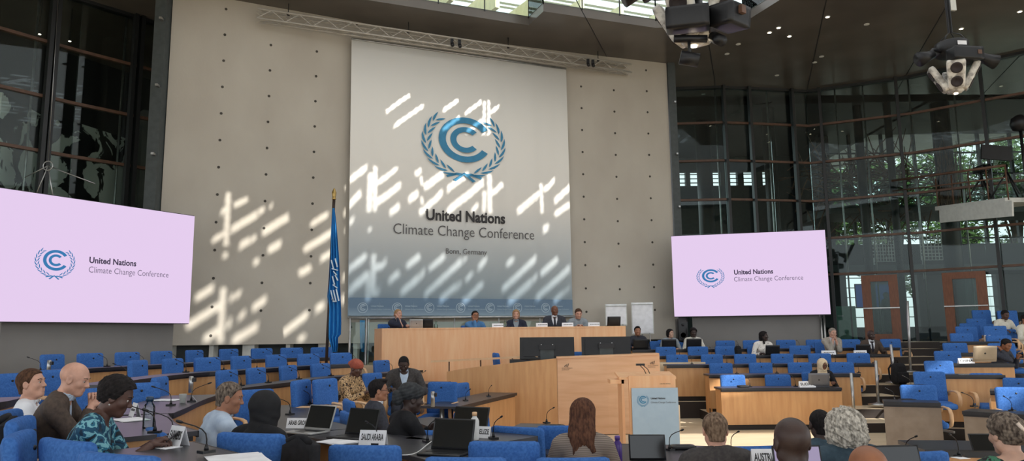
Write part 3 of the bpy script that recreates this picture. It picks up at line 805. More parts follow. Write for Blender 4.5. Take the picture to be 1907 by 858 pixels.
# ------------------------------------------------------------------ chairs
def make_chair(label,loc,rz):
    """swivel armchair, sitter faces local +Y"""
    t=thing('conference_chair',label,'chair',loc,rz,'blue conference chairs')
    def bend(v): return Vector((v.x, v.y+.03*(v.x/.25)**2-.09*(v.z+.25), v.z))
    mb=MB(); mb.rbox((0,-.22,.735),(.50,.085,.50),.035,0,8,bend); bk=mb.build('backrest',[M['blue']],t)
    mb=MB(); mb.rbox((0,.03,.455),(.50,.48,.10),.04,0,8,lambda v:Vector((v.x,v.y,v.z-.015*(v.y>.1)))); mb.build('seat',[M['blue']],t)
    mb=MB(); mb.lathe([(.014,0),(.014,.01),(.006,.014)],(0,-.165,.90),0,10,axis=Matrix.Rotation(-PI/2,3,'X'),smooth=False); mb.build('button',[M['black']],t)
    for s in(-1,1):
        mb=MB(); x=s*.285
        mb.tube([(x,-.24,.60),(x,-.20,.655),(x,-.1,.675),(x,.1,.675),(x,.2,.66),(x,.255,.60),(x,.25,.50),(x,.20,.44),(x*.93,.12,.41)],.017,0,8,flat=1.7); mb.build('armrest',[M['armwood']],t)
    mb=MB(); mb.lathe([(.05,.30),(.05,.40),(.12,.41)],(0,0,0),0,12); mb.lathe([(.028,.05),(.028,.32)],(0,0,0),0,12); mb.build('pedestal',[M['black']],t)
    mb=MB()
    for k in range(4):
        a=PI/4+k*PI/2; mb.beam((0,0,.05),(.25*math.cos(a),.25*math.sin(a),.03),.05,.035)
    mb.lathe([(.05,.02),(.05,.08),(.03,.09)],(0,0,0),0,12); mb.build('foot_star',[M['steel']],t)
    return t
chair0=None
def place_chair(loc,rz,label):
    global chair0
    if chair0 is None: chair0=make_chair(label,loc,rz); return chair0
    return dup(chair0,loc=loc,rz=rz,label=label)
def make_mic(label,loc,rz):
    t=thing('gooseneck_microphone',label,'microphone',loc,rz,'gooseneck microphones on the desks',.68)
    mb=MB(); mb.box((0,0,.012),(.09,.12,.024)); mb.lathe([(.022,.02),(.016,.05),(.009,.075)],(0,0,0),0,10); mb.build('base',[M['black']],t)
    mb=MB(); mb.tube([(0,0,.06),(0,0,.11),(0,-.012,.16),(0,-.05,.20),(0,-.12,.235),(0,-.235,.275)],.0055,0,6); mb.build('gooseneck',[M['black']],t)
    mb=MB(); mb.tube([(0,-.23,.2735),(0,-.245,.279),(0,-.28,.291),(0,-.29,.294)],[.009,.012,.012,.007],0,8); mb.build('capsule',[M['black']],t)
    return t
mic0=None
def place_mic(loc,rz,label):
    global mic0
    if mic0 is None: mic0=make_mic(label,loc,rz); return mic0
    return dup(mic0,loc=loc,rz=rz,label=label)
# ------------------------------------------------------------------ desks
def desk(label,pts,h,fz,depth=.5,wood='wood',ends=(True,True),away=RC,n=14,overhang=(.12,.12),front=True,platform=1.35,plat0=-.12,legs=False,plinth=.1):
    """pts: arena-side edge of the worktop as world points. returns (line,normals)"""
    line=smooth_line([Vector((p[0],p[1],0)) for p in pts],n); nr=normals(line,away)
    c=line[n//2]
    t=thing('conference_desk',label,'desk',(c.x,c.y,fz),0,'curved conference desks')
    mb=MB(); strip(mb,line,nr,0,depth,h-.035,h,0); part(t,'worktop',mb,[M['desk']])
    mb=MB(); strip(mb,line,nr,-.012,.0,h-.045,h+.001,0); part(t,'edge_trim',mb,[M['deskedge']])
    if front:
        L_=(line[-1]-line[0]).length; k=len(line)
        i0=0;
        ln=line; 
        mb=MB(); strip(mb,line,nr,.035,.065,fz+plinth,h-.07,0); part(t,'front_panel',mb,[M[wood]])
        mb=MB(); strip(mb,line,nr,.03,.07,h-.07,h-.036,0); part(t,'shadow_gap',mb,[M['deskedge']])
        mb=MB(); strip(mb,line,nr,.10,.14,fz+.002,fz+plinth,0); part(t,'plinth',mb,[M['riser']])
    for e,(i,on) in enumerate(((0,ends[0]),(n-1,ends[1]))):
        if on:
            mb=MB(); a=line[i]+nr[i]*.066; b=line[i]+nr[i]*(depth-.05); inw=(line[1]-line[0]).normalized() if i==0 else (line[-2]-line[-1]).normalized()
            a+=inw*.03;b+=inw*.03
            mb.beam(a+Z((fz+.002+h-.036)/2),b+Z((fz+.002+h-.036)/2),.03,h-.038-fz,0); part(t,'end_panel',mb,[M[wood]])
        else:
            mb=MB(); inw=(line[1]-line[0]).normalized() if i==0 else (line[-2]-line[-1]).normalized()
            a=line[i]+inw*.08+nr[i]*.28
            mb.tube([a+Z(fz+.01),a+Z(h-.04)],.035,0,12); mb.box(a+Z(fz+.01),(.12,.4,.02)); part(t,'leg',mb,[M['steel']])
    if platform and fz>.01:
        ext=0.0
        l2=[p.copy() for p in line]; mb=MB(); strip(mb,l2,nr,plat0,platform,0,fz,0)
        # upper skin in pale wood, riser dark
        mb.m=[0]*len(mb.m)
        o=struct('floor_tier',mb,[M['riser'],M['floor']])
        for p in o.data.polygons:
            if abs(p.normal.z)>.9: p.material_index=1
    return line,nr,h,fz
def seat_on(D,px,off=.62,look=0.0):
    """world floor point behind desk D at image column px"""
    line,nr,h,fz=D
    if look:
        q,n=seat_on(D,px,off+look); q=q-n*look; return q,n
    pts=[p+n*off for p,n in zip(line,nr)]
    pts=[pts[0]+(pts[0]-pts[1])*3]+pts+[pts[-1]+(pts[-1]-pts[-2])*3]
    for i in range(len(pts)-1):
        a,b=pts[i],pts[i+1]; xa=proj((a.x,a.y,fz+.8))[0]; xb=proj((b.x,b.y,fz+.8))[0]
        if (xa-px)*(xb-px)<=0 and abs(xa-xb)>1e-6:
            t=(px-xa)/(xb-xa); p=a.lerp(b,t); k=min(max(i-1,0),len(nr)-1); n=nr[k]; return Vector((p.x,p.y,fz)),n
    d0=min(range(len(pts)),key=lambda i:abs(proj((pts[i].x,pts[i].y,fz+.8))[0]-px)); k=min(max(d0-1,0),len(nr)-1)
    return Vector((pts[d0].x,pts[d0].y,fz)),nr[k]
def head_of(v): return math.atan2(v.y,v.x)-PI/2      # rz so that local +Y points along v
def Gp(x,y,h): p=G(x,y,h); return (p.x,p.y)
FLR=[0,.19,.35,.51,.64]; H=[.78,.97,1.13,1.29,1.42]
ORD=['first','second','third','fourth','fifth','sixth','seventh','eighth','ninth','tenth']
def row(D,pxs,desc,side='left',mics=True,chairoff=.56,skip=()):
    for i,x in enumerate(pxs):
        p,n=seat_on(D,x,chairoff,.22)
        if i not in skip: place_chair(tuple(p),head_of(-n),'blue conference chair, %s from %s %s'%(ORD[i],side,desc) if len(pxs)>1 else 'blue conference chair '+desc)
        if mics:
            q,n2=seat_on(D,x,.26); tdir=Vector((n2.y,-n2.x,0)); 
            if tdir.x<0: tdir=-tdir
            q=q+tdir*.33; place_mic((q.x,q.y,D[2]+.001),head_of(-n2),'black gooseneck microphone, %s from %s %s'%(ORD[i],side,desc))
def W3(line): return line
# left block -------------------------------------------------------------
A=desk('rear desk of the left block, running along the grey panel under the left screen',[Gp(110,690,1.37),Gp(162,686,1.37),Gp(337,677,1.37),Gp(492,668.5,1.37),Gp(640,665,1.37)],1.37,.60,depth=.4)
row(A,[97,168,237,301,362,426,487,543,599],'in the rearmost left block row')
A2=desk('desk with a dark top at the left edge before the large blue chair',[Gp(-90,757,1.29),Gp(4,748,1.29),Gp(46,738,1.29)],1.29,.51)
B=desk('second desk from the back in the left block',[Gp(196,716,1.29),Gp(275,704,1.29),Gp(366,694,1.29),Gp(457,689,1.29),Gp(558,682,1.29),Gp(676,677,1.29)],1.29,.51,depth=.36)
row(B,[257,322,386,449,514,574,635],'in the second rear row, left block')
C_=desk('third desk from the back in the left block, with a long curved wooden front',[Gp(452,722,1.13),Gp(576,707,1.13),Gp(632,701,1.13),Gp(714,695,1.13),Gp(787,689,1.13)],1.13,.35,depth=.36)
row(C_,[423,477,537,597,711],'in the third rear row, left block')
D_=desk('desk with an open leg end where the woman in leopard print leans',[Gp(613,738,.97),Gp(727,722,.97),Gp(839,710,.97)],.97,.19,ends=(False,True))
row(D_,[694],'between the leopard print top and the dozing man',mics=False)
E_=desk('front row desk with a curved wooden front below the podium wall',[Gp(852,757,.78),Gp(905,744,.78),Gp(962,731,.78)],.78,0,ends=(False,True),depth=.6)
row(E_,[862],'in the front left row below the podium wall',mics=False)
F_=desk('desk with a broad curved wooden front behind the man in a light blue shirt',[Gp(321,769,1.13),Gp(350,757,1.13),Gp(378,744,1.13),Gp(408,734,1.13)],1.13,.35,depth=.62,ends=(False,True))
row(F_,[300],'behind the curved desk in front of the woman in a teal dress',mics=False)
# desks of the near arc, seen from the sitters' side
F2=desk('near left desk with a purple sheen before the bald man in brown',[Gp(368,802,1.13),Gp(330,790,1.13),Gp(316,778,1.13),Gp(310,770,1.13)],1.13,.35,depth=.75,front=True,ends=(True,False))
F3=desk('near left desk carrying the farmers sign',[Gp(620,890,1.13),Gp(500,858,1.13),Gp(420,838,1.13),Gp(358,822,1.13)],1.13,.35,depth=.62,ends=(True,True))
G2=desk('desk carrying the Arab group sign',[Gp(662,797,.97),Gp(590,784,.97),Gp(520,774,.97),Gp(540,760,.97),Gp(617,745,.97)][:1]+[Gp(640,790,.97),Gp(590,775,.97),Gp(612,752,.97)],.97,.19,depth=.62,ends=(True,False))
G3=desk('desk carrying the Saudi Arabia sign',[Gp(940,842,.97),Gp(880,830,.97),Gp(800,818,.97),Gp(720,806,.97),Gp(660,797,.97)],.97,.19,depth=.6,ends=(True,True))
G1=desk('short front desk beside the woman in a grey headwrap',[Gp(900,795,.78),Gp(870,788,.78),Gp(845,781,.78),Gp(800,776,.78)],.78,0,depth=.5,ends=(True,True))
G4=desk('desk carrying the Belize sign',[Gp(1000,812,.97),Gp(940,806,.97),Gp(880,803,.97),Gp(820,800,.97)],.97,.19,depth=.6,ends=(True,True))
I1=desk('small front desk with a conference console in the middle of the room',[Gp(1044,790,.78),Gp(1010,789,.78),Gp(969,788,.78)],.78,0,depth=.55,ends=(False,False),away=Vector((1.2,11,0)),front=False)
NA=Vector((1.2,11,0))
J1=desk('near desk in front of the woman with long brown hair',[Gp(1420,836,.78),Gp(1330,831,.78),Gp(1150,826,.78),Gp(1040,826,.78),Gp(985,828,.78)],.78,0,depth=.98,ends=(True,True),away=NA)
J2=desk('near right desk in front of the person with curly grey hair',[Gp(1700,847,.78),Gp(1640,844,.78),Gp(1540,840,.78),Gp(1435,837,.78)],.78,0,depth=.6,ends=(True,True),away=NA)
J3=desk('near right desk carrying the dark tablet',[Gp(1990,850,.78),Gp(1880,839,.78),Gp(1722,837,.78)],.78,0,depth=.6,ends=(True,True),away=NA)
J4=desk('nearest desk at the lower right below the bald heads',[Gp(2000,880,.97),Gp(1800,868,.97),Gp(1600,863,.97),Gp(1380,861,.97)],.97,.19,depth=1.0,ends=(True,True),away=NA)
# right block: five straight rows ------------------------------------------
def rdesk(label,x0,x1,y0,y1,h,fz,Y0,Y1,**k):
    a=P(x0,y0,Y0);b=P(x1,y1,Y1); m=(a+b)/2+Vector((0,.08,0))
    return desk(label,[(a.x,a.y),(m.x,m.y),(b.x,b.y)],h,fz,away=Vector((3.3,4,0)),**k)
R1=rdesk('front row desk of the right block with a long wooden front',1343,1567,714,713,.78,0,14.25,14.1)
R2=rdesk('second row desk of the right block',1321,1602,690,690,.97,.19,15.4,15.2)
R3=rdesk('third row desk of the right block',1242,1632,673,673,1.13,.35,16.5,16.2)
R4=rdesk('fourth row desk of the right block',1222,1658,657,656,1.29,.51,17.6,17.3)
R5=rdesk('rearmost desk of the right block below the right screen',1178,1676,645,642,1.42,.64,18.7,18.4)
row(R1,[1365,1449],'in the front row of the right block')
row(R2,[1343,1417,1490,1568],'in the second row of the right block')
row(R3,[1261,1326,1388,1457,1527,1599],'in the third row of the right block')
row(R4,[1240,1300,1351,1490],'in the fourth row of the right block')
row(R5,[1228,1278,1351,1402,1464,1520,1584,1659],'in the rearmost right block row')
# stepped aisle
mb=MB()
for k in range(9):
    y=13.75+k*.78; z=.17*(k+1); a=P(1572,700,y).x; b=P(1745 if k>2 else 1660,700,y).x
    mb.box(((a+b)/2+.15,y+.55,z/2),(b-a,1.1,z),0)
mb.box((14.0,22.0,.75),(8,2.0,1.5),0)
for k in range(5): mb.box((13.4,17.2+k*.95+.4,(.93+k*.12)/2),(4.6,.95,.93+k*.12),0)
o=struct('floor_steps',mb,[M['riser'],M['floor']])
for p in o.data.polygons:
    if p.normal.z>.9: p.material_index=1
mb=MB()
for k,(x,y0,yb) in enumerate([]): pass
# right wing of stepped rows
def chair_px(x,ytop,Y,rz,label):
    p=P(x,ytop,Y); fz=max(0.0,p.z-.985); place_chair((p.x,p.y+.2,fz),rz,label); return p.x,p.y+.2,fz
def wing_desk(label,x0,x1,y0,y1,Y0,Y1,fz,**k):
    a=P(x0,y0,Y0);b=P(x1,y1,Y1); h=(a.z+b.z)/2
    return desk(label,[(a.x,a.y),(b.x,b.y)],h,fz,away=Vector((6,2,0)),n=4,**k)
wing_desk('small greyed desk with a leaning wooden front at the foot of the aisle',1645,1752,747,751,10.9,10.6,0,wood='wood_grey',depth=.45)
wing_desk('greyed desk front beside the woman with a hair clip',1791,1960,757,783,10.0,9.3,0,wood='wood_grey',depth=.45)
wing_desk('second desk up the right wing, with a microphone at its left end',1690,1738,719,721,12.0,11.85,.17,depth=.3)
wing_desk('third desk up the right wing, broad wooden front',1732,1872,696,700,12.9,12.6,.19,depth=.45)
wing_desk('short desk at the right edge with a dark top',1843,1925,724,732,11.5,11.2,.15,depth=.45)
wing_desk('fourth desk up the right wing, with the China sign',1734,1890,675,679,14.1,13.8,.40,depth=.45)
wing_desk('fifth desk up the right wing',1750,1850,656,659,15.25,15.0,.52,depth=.45)
wing_desk('sixth desk up the right wing, with two small bottles',1762,1862,632,640,16.5,16.0,.78,depth=.45)
for x,y,Y,rz,l in [(1731,720,11.0,PI-.25,'behind the small greyed desk, nearest the aisle foot'),(1751,694,12.45,PI-.2,'second up the right wing beside the aisle'),(1769,673,13.5,PI-.15,'third up the right wing beside the aisle'),
    (1784,654,14.7,PI-.15,'fourth up the right wing beside the aisle'),(1798,638.5,15.8,PI-.1,'fifth up the right wing beside the aisle'),(1809,620,16.9,PI-.1,'sixth up the right wing beside the aisle'),
    (1817,607,18.0,PI-.1,'seventh up the right wing beside the aisle'),(1823,601,19.0,PI-.1,'eighth up the right wing beside the aisle'),(1834,592,19.9,PI-.1,'ninth up the right wing beside the aisle'),(1843,576,20.6,PI-.1,'topmost of the right wing beside the aisle'),
    (1858,697,12.4,PI-.3,'beside the right edge, in front of the open laptop'),(1905,706,12.0,PI-.9,'with a wooden armrest at the right edge above the short desk'),(1917,730,10.6,PI-.3,'cut by the right edge behind the short desk'),
    (1870,606,17.2,PI-.2,'in front of the person in a pale top, right wing'),(1879,624,15.9,PI-.2,'just above the person with the open laptop, right wing'),(1886,639,14.9,PI-.2,'behind the shoulder of the person with the open laptop'),(1891,577,20.2,PI-.2,'topmost at the right edge below the facade')]:
    chair_px(x,y,Y,rz,'blue conference chair '+l)
# near chairs (seen from behind)
for x,y,Y,rz,l in [(22,697,8.6,-1.9,'large at the left edge behind the man in a white shirt'),(99,690,9.2,-1.9,'between the man in a white shirt and the bald man'),(180,726,7.9,-1.9,'just past the bald man in a brown suit'),(262,716,8.3,-2.2,'half hidden behind the woman in a teal dress'),
    (48,768,5.1,-1.3,'carrying a dark coat at the lower left'),(84,781,4.7,-1.2,'second of three side-on at the lower left'),(87,810,4.2,-1.2,'third of three side-on at the lower left, nearest'),
    (168,817,4.2,-.55,'behind the woman in a teal dress'),(262,842,3.6,-.4,'at the lower left edge below the phone user'),
    (490,804,4.95,-.3,'under the woman in a black hijab'),(478,729,8.9,-2.4,'just past the black hijab'),(586,709,9.2,-1.7,'seen side-on behind the Arab group sign'),(628,707,9.3,-1.9,'left of the woman in leopard print'),
    (681,745,8.9,-1.2,'with its top showing behind the young man in a suit'),(682,768,8.1,-1.1,'under the young man in a suit'),(806,799,6.6,-.3,'just right of the woman in a grey headwrap'),(691,826,5.1,-.15,'nearest behind the Saudi Arabia sign'),
    (875,848,4.6,-.1,'cut by the lower edge below the open black laptop'),(945,819,5.3,-.1,'directly below the Belize sign'),(905,769,8.0,-.75,'seen side-on past the silver flask'),(985,793,6.6,-.45,'left of the console in the middle of the room'),
    (813,714,11.6,2.9,'facing the camera in the row right of the dozing man'),(1050,802,7.0,0,'partly hidden by the woman with long brown hair'),(1066,849,5.1,0,'under the woman with long brown hair'),
    (1690,846,5.3,.1,'blue backed at the lower right beyond the brown bald head'),(1395,828,5.6,.05,'ahead of the man with short greying hair')]:
    chair_px(x,y,Y,rz,'blue conference chair '+l)
for x,y,z,rz,l in [(288,806,1.15,-1.4,'in front of the phone user, first of her two'),(384,843,1.15,-.6,'standing on its own right of the farmers sign'),(321,815,1.15,-.9,'bent low right behind the phone'),(318,755,1.13,-1.4,'on the curved desk beside the paper cup'),
    (356,748,1.13,1.9,'beside the folded card on the curved desk'),(540,772,.97,-.6,'lying low above the Arab group sign'),(577,752,.97,-.4,'upright at the edge of the desk beyond the laptop'),(702,828,.97,-.3,'just in front of the Saudi Arabia sign'),
    (796,823,.97,.5,'in front of the woman in a grey headwrap'),(919,817,.97,.4,'right of the Belize sign'),(867,746,.78,.5,'left one on the front desk below the podium'),(910,738,.78,.3,'right one on the front desk below the podium'),(782,712,1.0,2.7,'right of the dozing man'),
    (1018,788,.78,.45,'beside the console on the small desk'),(1247,838,.78,.5,'beyond the near open laptop'),(1362,841,.78,.1,'at the ear of the man with short greying hair'),(1688,852,.78,0,'upright beside the brown bald head'),(1786,850,.78,-.8,'left of the tablet'),(1880,915,.97,0,'rising in front of the woman with a hair clip'),
    (1666,746,.78,-1.1,'at the left end of the small greyed desk'),(1814,757,.78,-1.3,'on the greyed desk left of the hair clip'),(1697,722,.93,-1.1,'on the second desk up the right wing'),(1885,765,.78,-1.0,'at the right end of the greyed desk')]:
    p=G(x,y,z); place_mic(tuple(p),rz,'black gooseneck microphone '+l)
# ------------------------------------------------------------------ podium
def B(mb,x,y,z,dx,dy,dz,m=0,R=None): return mb.box((x,y,z),(dx,dy,dz),m,R)
def xat(px,Y): return P(px,640,Y).x
PY=16.2; PZ=P(930,609,PY).z
mb=MB(); B(mb,(xat(800,15)+xat(1240,15))/2,15.78,.235,xat(1215,15)-xat(760,15),2.9,.47); B(mb,0.1,18.35,.58,8.6,2.3,1.16); struct('floor_dais',mb,[M['floor']])
pd=thing('podium_desk','long raised podium desk with a plain wooden front where the panel sits','desk',(0,PY,.48))
line=[Vector((xat(697,16.75),16.75,0)),Vector((xat(711,PY),PY,0)),Vector((xat(940,PY),PY-.1,0)),Vector((xat(1166,PY),PY,0))]
nr=[Vector((0,1,0))]*4
mb=MB(); strip(mb,line,nr,0,.04,.48,PZ-.03); part(pd,'front_panel',mb,[M['wood_v']])
mb=MB(); strip(mb,line,nr,-.01,.55,PZ-.03,PZ); part(pd,'worktop',mb,[M['wood_v']])
mb=MB(); x=line[-1].x-.02; mb.box((x,PY+.4,(PZ+.45)/2),(.04,.7,PZ-.03-.48)); part(pd,'end_panel',mb,[M['wood_v']])
# curved wall of the lower dais
dw=thing('dais_wall','high curved wooden front wall of the speakers dais behind the lectern','wall',(0,14,0))
a=P(832,692,14.35);b=P(1037,667,13.95);c=P(1228,660,13.85)
def prismwall(pts,th):
    mb=MB(); vs=[];n=len(pts)
    for q in pts: vs+=[(q.x,q.y,0.01),(q.x,q.y+th,.01),(q.x,q.y+th,q.z),(q.x,q.y,q.z)]
    fs=[]
    for i in range(n-1):
        for k in range(4): s_=i*4+k;e_=i*4+(k+1)%4; fs.append((s_,e_,e_+4,s_+4))
    fs+=[(3,2,1,0),((n-1)*4,(n-1)*4+1,(n-1)*4+2,(n-1)*4+3)]
    return mb.add(vs,fs)
mid=[P(832+(205)*t,692-25*t**.8,14.35-.4*t-.06*math.sin(t*PI)) for t in [i/8 for i in range(9)]]
part(dw,'ramp_panel',prismwall(mid,.06),[M['wood']],'sloping warm toned left stretch')
part(dw,'front_panel',prismwall([b+Vector((.005,0,0)),P(1130,663,13.86),c],.06),[M['wood_h']],'paler straight right stretch')
mb=MB(); mb.beam(b+Vector((0,.17,.012)),c+Vector((0,.17,.012)),.42,.03); part(dw,'ledge',mb,[M['wood_h']])
mb=MB(); mb.box((c.x-.03,c.y+.6,c.z/2),(.05,1.1,c.z-.02)); part(dw,'return_panel',mb,[M['wood_h']])
DW=VP((b.x,b.y),(c.x,c.y))
mb=MB()
for x0,y0 in ((1046,688),(1206,683)):
    text_on(mb,DW,'WORLD CONFERENCE',x0,x0+20,y0-2,1.6,0,.0,.02); text_on(mb,DW,'CENTER BONN',x0,x0+14,y0+1,1.6,0,.0,.02)
    h=DW.hit(x0+5,y0-7)+DW.n*.02
    for k in range(3): mb.beam(h+Vector((k*.03,0,-.02)),h+Vector((k*.03+.02,0,.02+.012*k)),.008,.008)
part(dw,'wall_lettering',mb,[M['print_dark']],'small dark house lettering')
hr=thing('ramp_handrail','wooden handrail on slim posts left of the black monitors','railing',(0,14.5,.0))
p0=P(803,673,14.75);p1=P(1002,663,14.45)
mb=MB(); mb.beam(p0,p1,.09,.035); part(hr,'rail',mb,[M['armwood']])
for x in (837,896,955):
    t_=(x-803)/199; q=p0.lerp(p1,t_); mb=MB(); mb.tube([(q.x,q.y,.01),(q.x,q.y,q.z)],.014,0,8); part(hr,'post',mb,[M['bronze']])
# monitors on the dais ledge
def monitor(label,x0,x1,yt,yb,Y):
    a=P(x0,yb,Y);b_=P(x1,yb,Y); w=b_.x-a.x; zt__=P((x0+x1)/2,yt,Y+.1).z; zb=P((x0+x1)/2,yb,Y).z; h=zt__-zb
    t=thing('monitor',label,'monitor',((a.x+b_.x)/2,Y,zb-.04),-.04,'large monitors on the dais')
    R=Matrix.Rotation(math.radians(-12),3,'X')
    mb=MB(); mb.box((0,.06,h/2+.04),(w,.045,h*1.02),0,R); mb.box((0,.03,h/2+.03),(w*.86,.04,h*.72),0,R); mb.build('casing',[M['black']],t)
    mb=MB(); mb.box((0,.088,h/2+.045),(w*.95,.004,h*.92),0,R); mb.build('display',[M['dark']],t)
    mb=MB(); mb.box((0,-.005,.12),(.26,.04,.26),0); mb.box((0,-.01,.26),(.30,.07,.09),1); mb.build('stand',[M['skirt'],M['black']],t)
    mb=MB(); mb.box((0,0.05,.006),(.5,.26,.012)); mb.build('base',[M['black']],t)
    mb=MB(); 
    for s in(-1,1): mb.box((s*.11,-.012,.31),(.018,.01,.018))
    mb.build('screw',[M['steel']],t); return t
mz=P(1020,668,14.35)
mb=MB(); mb.box(((P(960,660,14.4).x+P(1200,660,14.4).x)/2,14.45,(c.z-.08+.48)/2),(2.7,.5,c.z-.08-.48),0)
tag(mb.build('equipment_table',[M['black']]),'low dark equipment table carrying the two large monitors','table')
monitor('large black monitor seen from behind, left one of the pair on the dais',968,1070,628,668,14.4)
monitor('large black monitor seen from behind, right one of the pair on the dais',1084,1175,627,665,14.4)
for x,y,Y,rz,l in [(945,652,15.3,-1.4,'on the dais beside the end of the handrail'),(1074,649,15.3,2.9,'on the dais between the two monitors')]:
    p=P(x,y,Y); place_chair((p.x,p.y,.475),rz,'blue conference chair '+l)
# steel and glass balustrade behind the podium
gb=thing('glass_balustrade','long glass balustrade with a steel top rail behind the panel','railing',(0,17.6,0))
mb=MB(); ra=P(650,592,17.55);rb=P(1075,589,18.3); mb.tube([ra,rb],.028,0,8); part(gb,'top_rail',mb,[M['steel']])
for x in (652,681,760,842,925,1003,1074):
    q=ra.lerp(rb,(x-650)/425); mb=MB(); mb.tube([(q.x,q.y,.01),(q.x,q.y,q.z)],.03 if x<690 else .016,0,8); part(gb,'post',mb,[M['steel']])
mb=MB(); mb.beam(Vector((ra.x,ra.y,1.35)),Vector((rb.x,rb.y,1.35)),.012,1.6); part(gb,'glass_pane',mb,[M['glass_c']])
# second flag seen through the glass
fp2=P(677,640,17.9); t=thing('flag_behind_glass','lower end of a pale blue flag hanging behind the glass balustrade','flag',(fp2.x,17.9,0))
mb=MB(); fold_surface(mb,[(596,671,685),(620,671,685),(645,672,684),(655,674,682)],17.9,0,.04,5); part(t,'flag_cloth',mb,[mat('flag_pale_blue',(70,150,200),rough=.7)])
mb=MB(); mb.tube([(fp2.x+.1,17.96,0),(fp2.x+.1,17.96,P(677,592,17.9).z+.05)],.02,0); part(t,'pole',mb,[M['steel']])
# flip charts
def flip(label,x0,x1,yt,yb,Y,lean=.06):
    a=P(x0,yb,Y);b_=P(x1,yb,Y); zt__=P(x0,yt,Y).z; w=b_.x-a.x; zb=a.z; cx=(a.x+b_.x)/2
    fz=.0; t=thing('flip_chart',label,'flip chart',(cx,Y,fz),-.1,'flip charts by the rear wall')
    mb=MB(); mb.box((0,0,(zb+zt__)/2),(w,.025,zt__-zb)); mb.build('board',[M['offwhite']],t)
    mb=MB(); mb.box((0,-.02,(zb+zt__)/2-.02),(w*.92,.012,zt__-zb-.1)); mb.build('paper_pad',[M['paper']],t)
    mb=MB(); mb.box((0,-.03,zt__-.03),(w*.96,.04,.05)); mb.build('clamp_bar',[M['steel']],t)
    for (sx,sy) in ((-.45,-.12),(.45,-.12),(0,.45)):
        mb=MB(); mb.tube([(sx*w*.6,.02,zb+.35),(sx*w*1.0,sy*1.4,0.0)],.014,0,8); mb.build('leg',[M['steel']],t)
flip('white flip chart behind the podium, left of the two and partly hidden',1128,1168,566,606,20.2)
flip('white flip chart standing fully visible, right of the two',1177,1218,563,622,20.4)
t=thing('pa_speaker','tall black loudspeaker cabinet standing against the panel under the right screen','speaker',(P(1269,600,19.6).x,19.6,0))
sx=t.location.x; w_=.27; z1_=P(1269,594,19.6).z
mb=MB(); mb.rbox((sx,19.6,z1_-.32),(w_,.3,.66),.02,0,4); part(t,'cabinet',mb,[M['black']])
mb=MB(); mb.lathe([(.1,0),(.1,.01),(.07,.0)],(sx,19.44,z1_-.42),0,18,axis=Matrix.Rotation(PI/2,3,'X')); mb.lathe([(.035,0),(.035,.01)],(sx,19.44,z1_-.15),0,12,axis=Matrix.Rotation(PI/2,3,'X')); part(t,'grille',mb,[M['dark']])
mb=MB(); mb.tube([(sx,19.6,.02),(sx,19.6,z1_-.6)],.02,0); mb.lathe([(.22,0),(.22,.02),(.03,.04)],(sx,19.6,0),0,18); part(t,'stand',mb,[M['black']])
# ------------------------------------------------------------------ lectern
LY=11.5; lx0=P(1170,700,LY).x; lx1=P(1257,700,LY).x; lz=P(1213,699,LY).z; cx=(lx0+lx1)/2; lw=lx1-lx0
t=thing('lectern','pale wooden lectern with a light blue conference board on its front','lectern',(cx,LY,0),0)
mb=MB(); mb.box((0,0,lz/2),(lw,.045,lz)); mb.build('front_panel',[M['wood_v']],t)
for s in(-1,1):
    mb=MB(); mb.box((s*(lw/2-.02)-(.10 if s<0 else 0),.27,lz/2-.02),(.04,.44,lz-.06)); mb.build('side_panel',[M['wood_v']],t)
mb=MB(); mb.box((-.06,.26,lz-.01),(lw+.16,.5,.035),0,Matrix.Rotation(.12,3,'X')); mb.build('reading_top',[M['wood_v']],t)
mb=MB(); mb.box((-lw/2-.16,.22,lz-.09),(.22,.34,.06)); mb.build('side_shelf',[M['wood_v']],t)
mb=MB(); mb.box((-.06,.28,.03),(lw+.1,.5,.06)); mb.build('base',[M['wood_v']],t)
bx0=P(1176,724,LY-.05).x-cx; bx1=P(1262,724,LY-.05).x-cx; bz1=P(1218,722,LY-.05).z; 
mb=MB(); mb.box(((bx0+bx1)/2,-.045,(bz1+.05)/2),(bx1-bx0,.03,bz1-.05)); 
bo=mb.build('front_board',[mat('pale_blue_board',(176,198,214),(182,203,218),rough=.5)],t)
mb=MB(); put_emblem(mb,Vector((bx0+.165,-.064,bz1-.18)),Vector((1,0,0)),Vector((0,0,1)),.092,0); mb.build('board_emblem',[M['print_blue']],bo)
mb=MB(); put_text(mb,'United Nations',Vector((bx0+.285,-.064,bz1-.165)),Vector((1,0,0)),Z(1),.22,.026,0,.03); put_text(mb,'Climate Change Conference',Vector((bx0+.285,-.064,bz1-.225)),Vector((1,0,0)),Z(1),.38,.024,1); mb.build('board_lettering',[M['print_dark'],M['print_grey']],bo)
mb=MB(); put_text(mb,'CENTER BONN',Vector((lw/2-.24,-.026,lz-.13)),Vector((1,0,0)),Z(1),.16,.014); mb.build('house_lettering',[M['print_dark']],t)
mb=MB()
for s in(0,.06): mb.tube([(-.05+s,.2,lz+.02),(-.09+s,.15,lz+.09),(-.17+s*.8,.05,lz+.16)],.006,0,6)
mb.box((-.16,.04,lz+.165),(.13,.05,.03)); mb.build('microphone_pair',[M['black']],t)
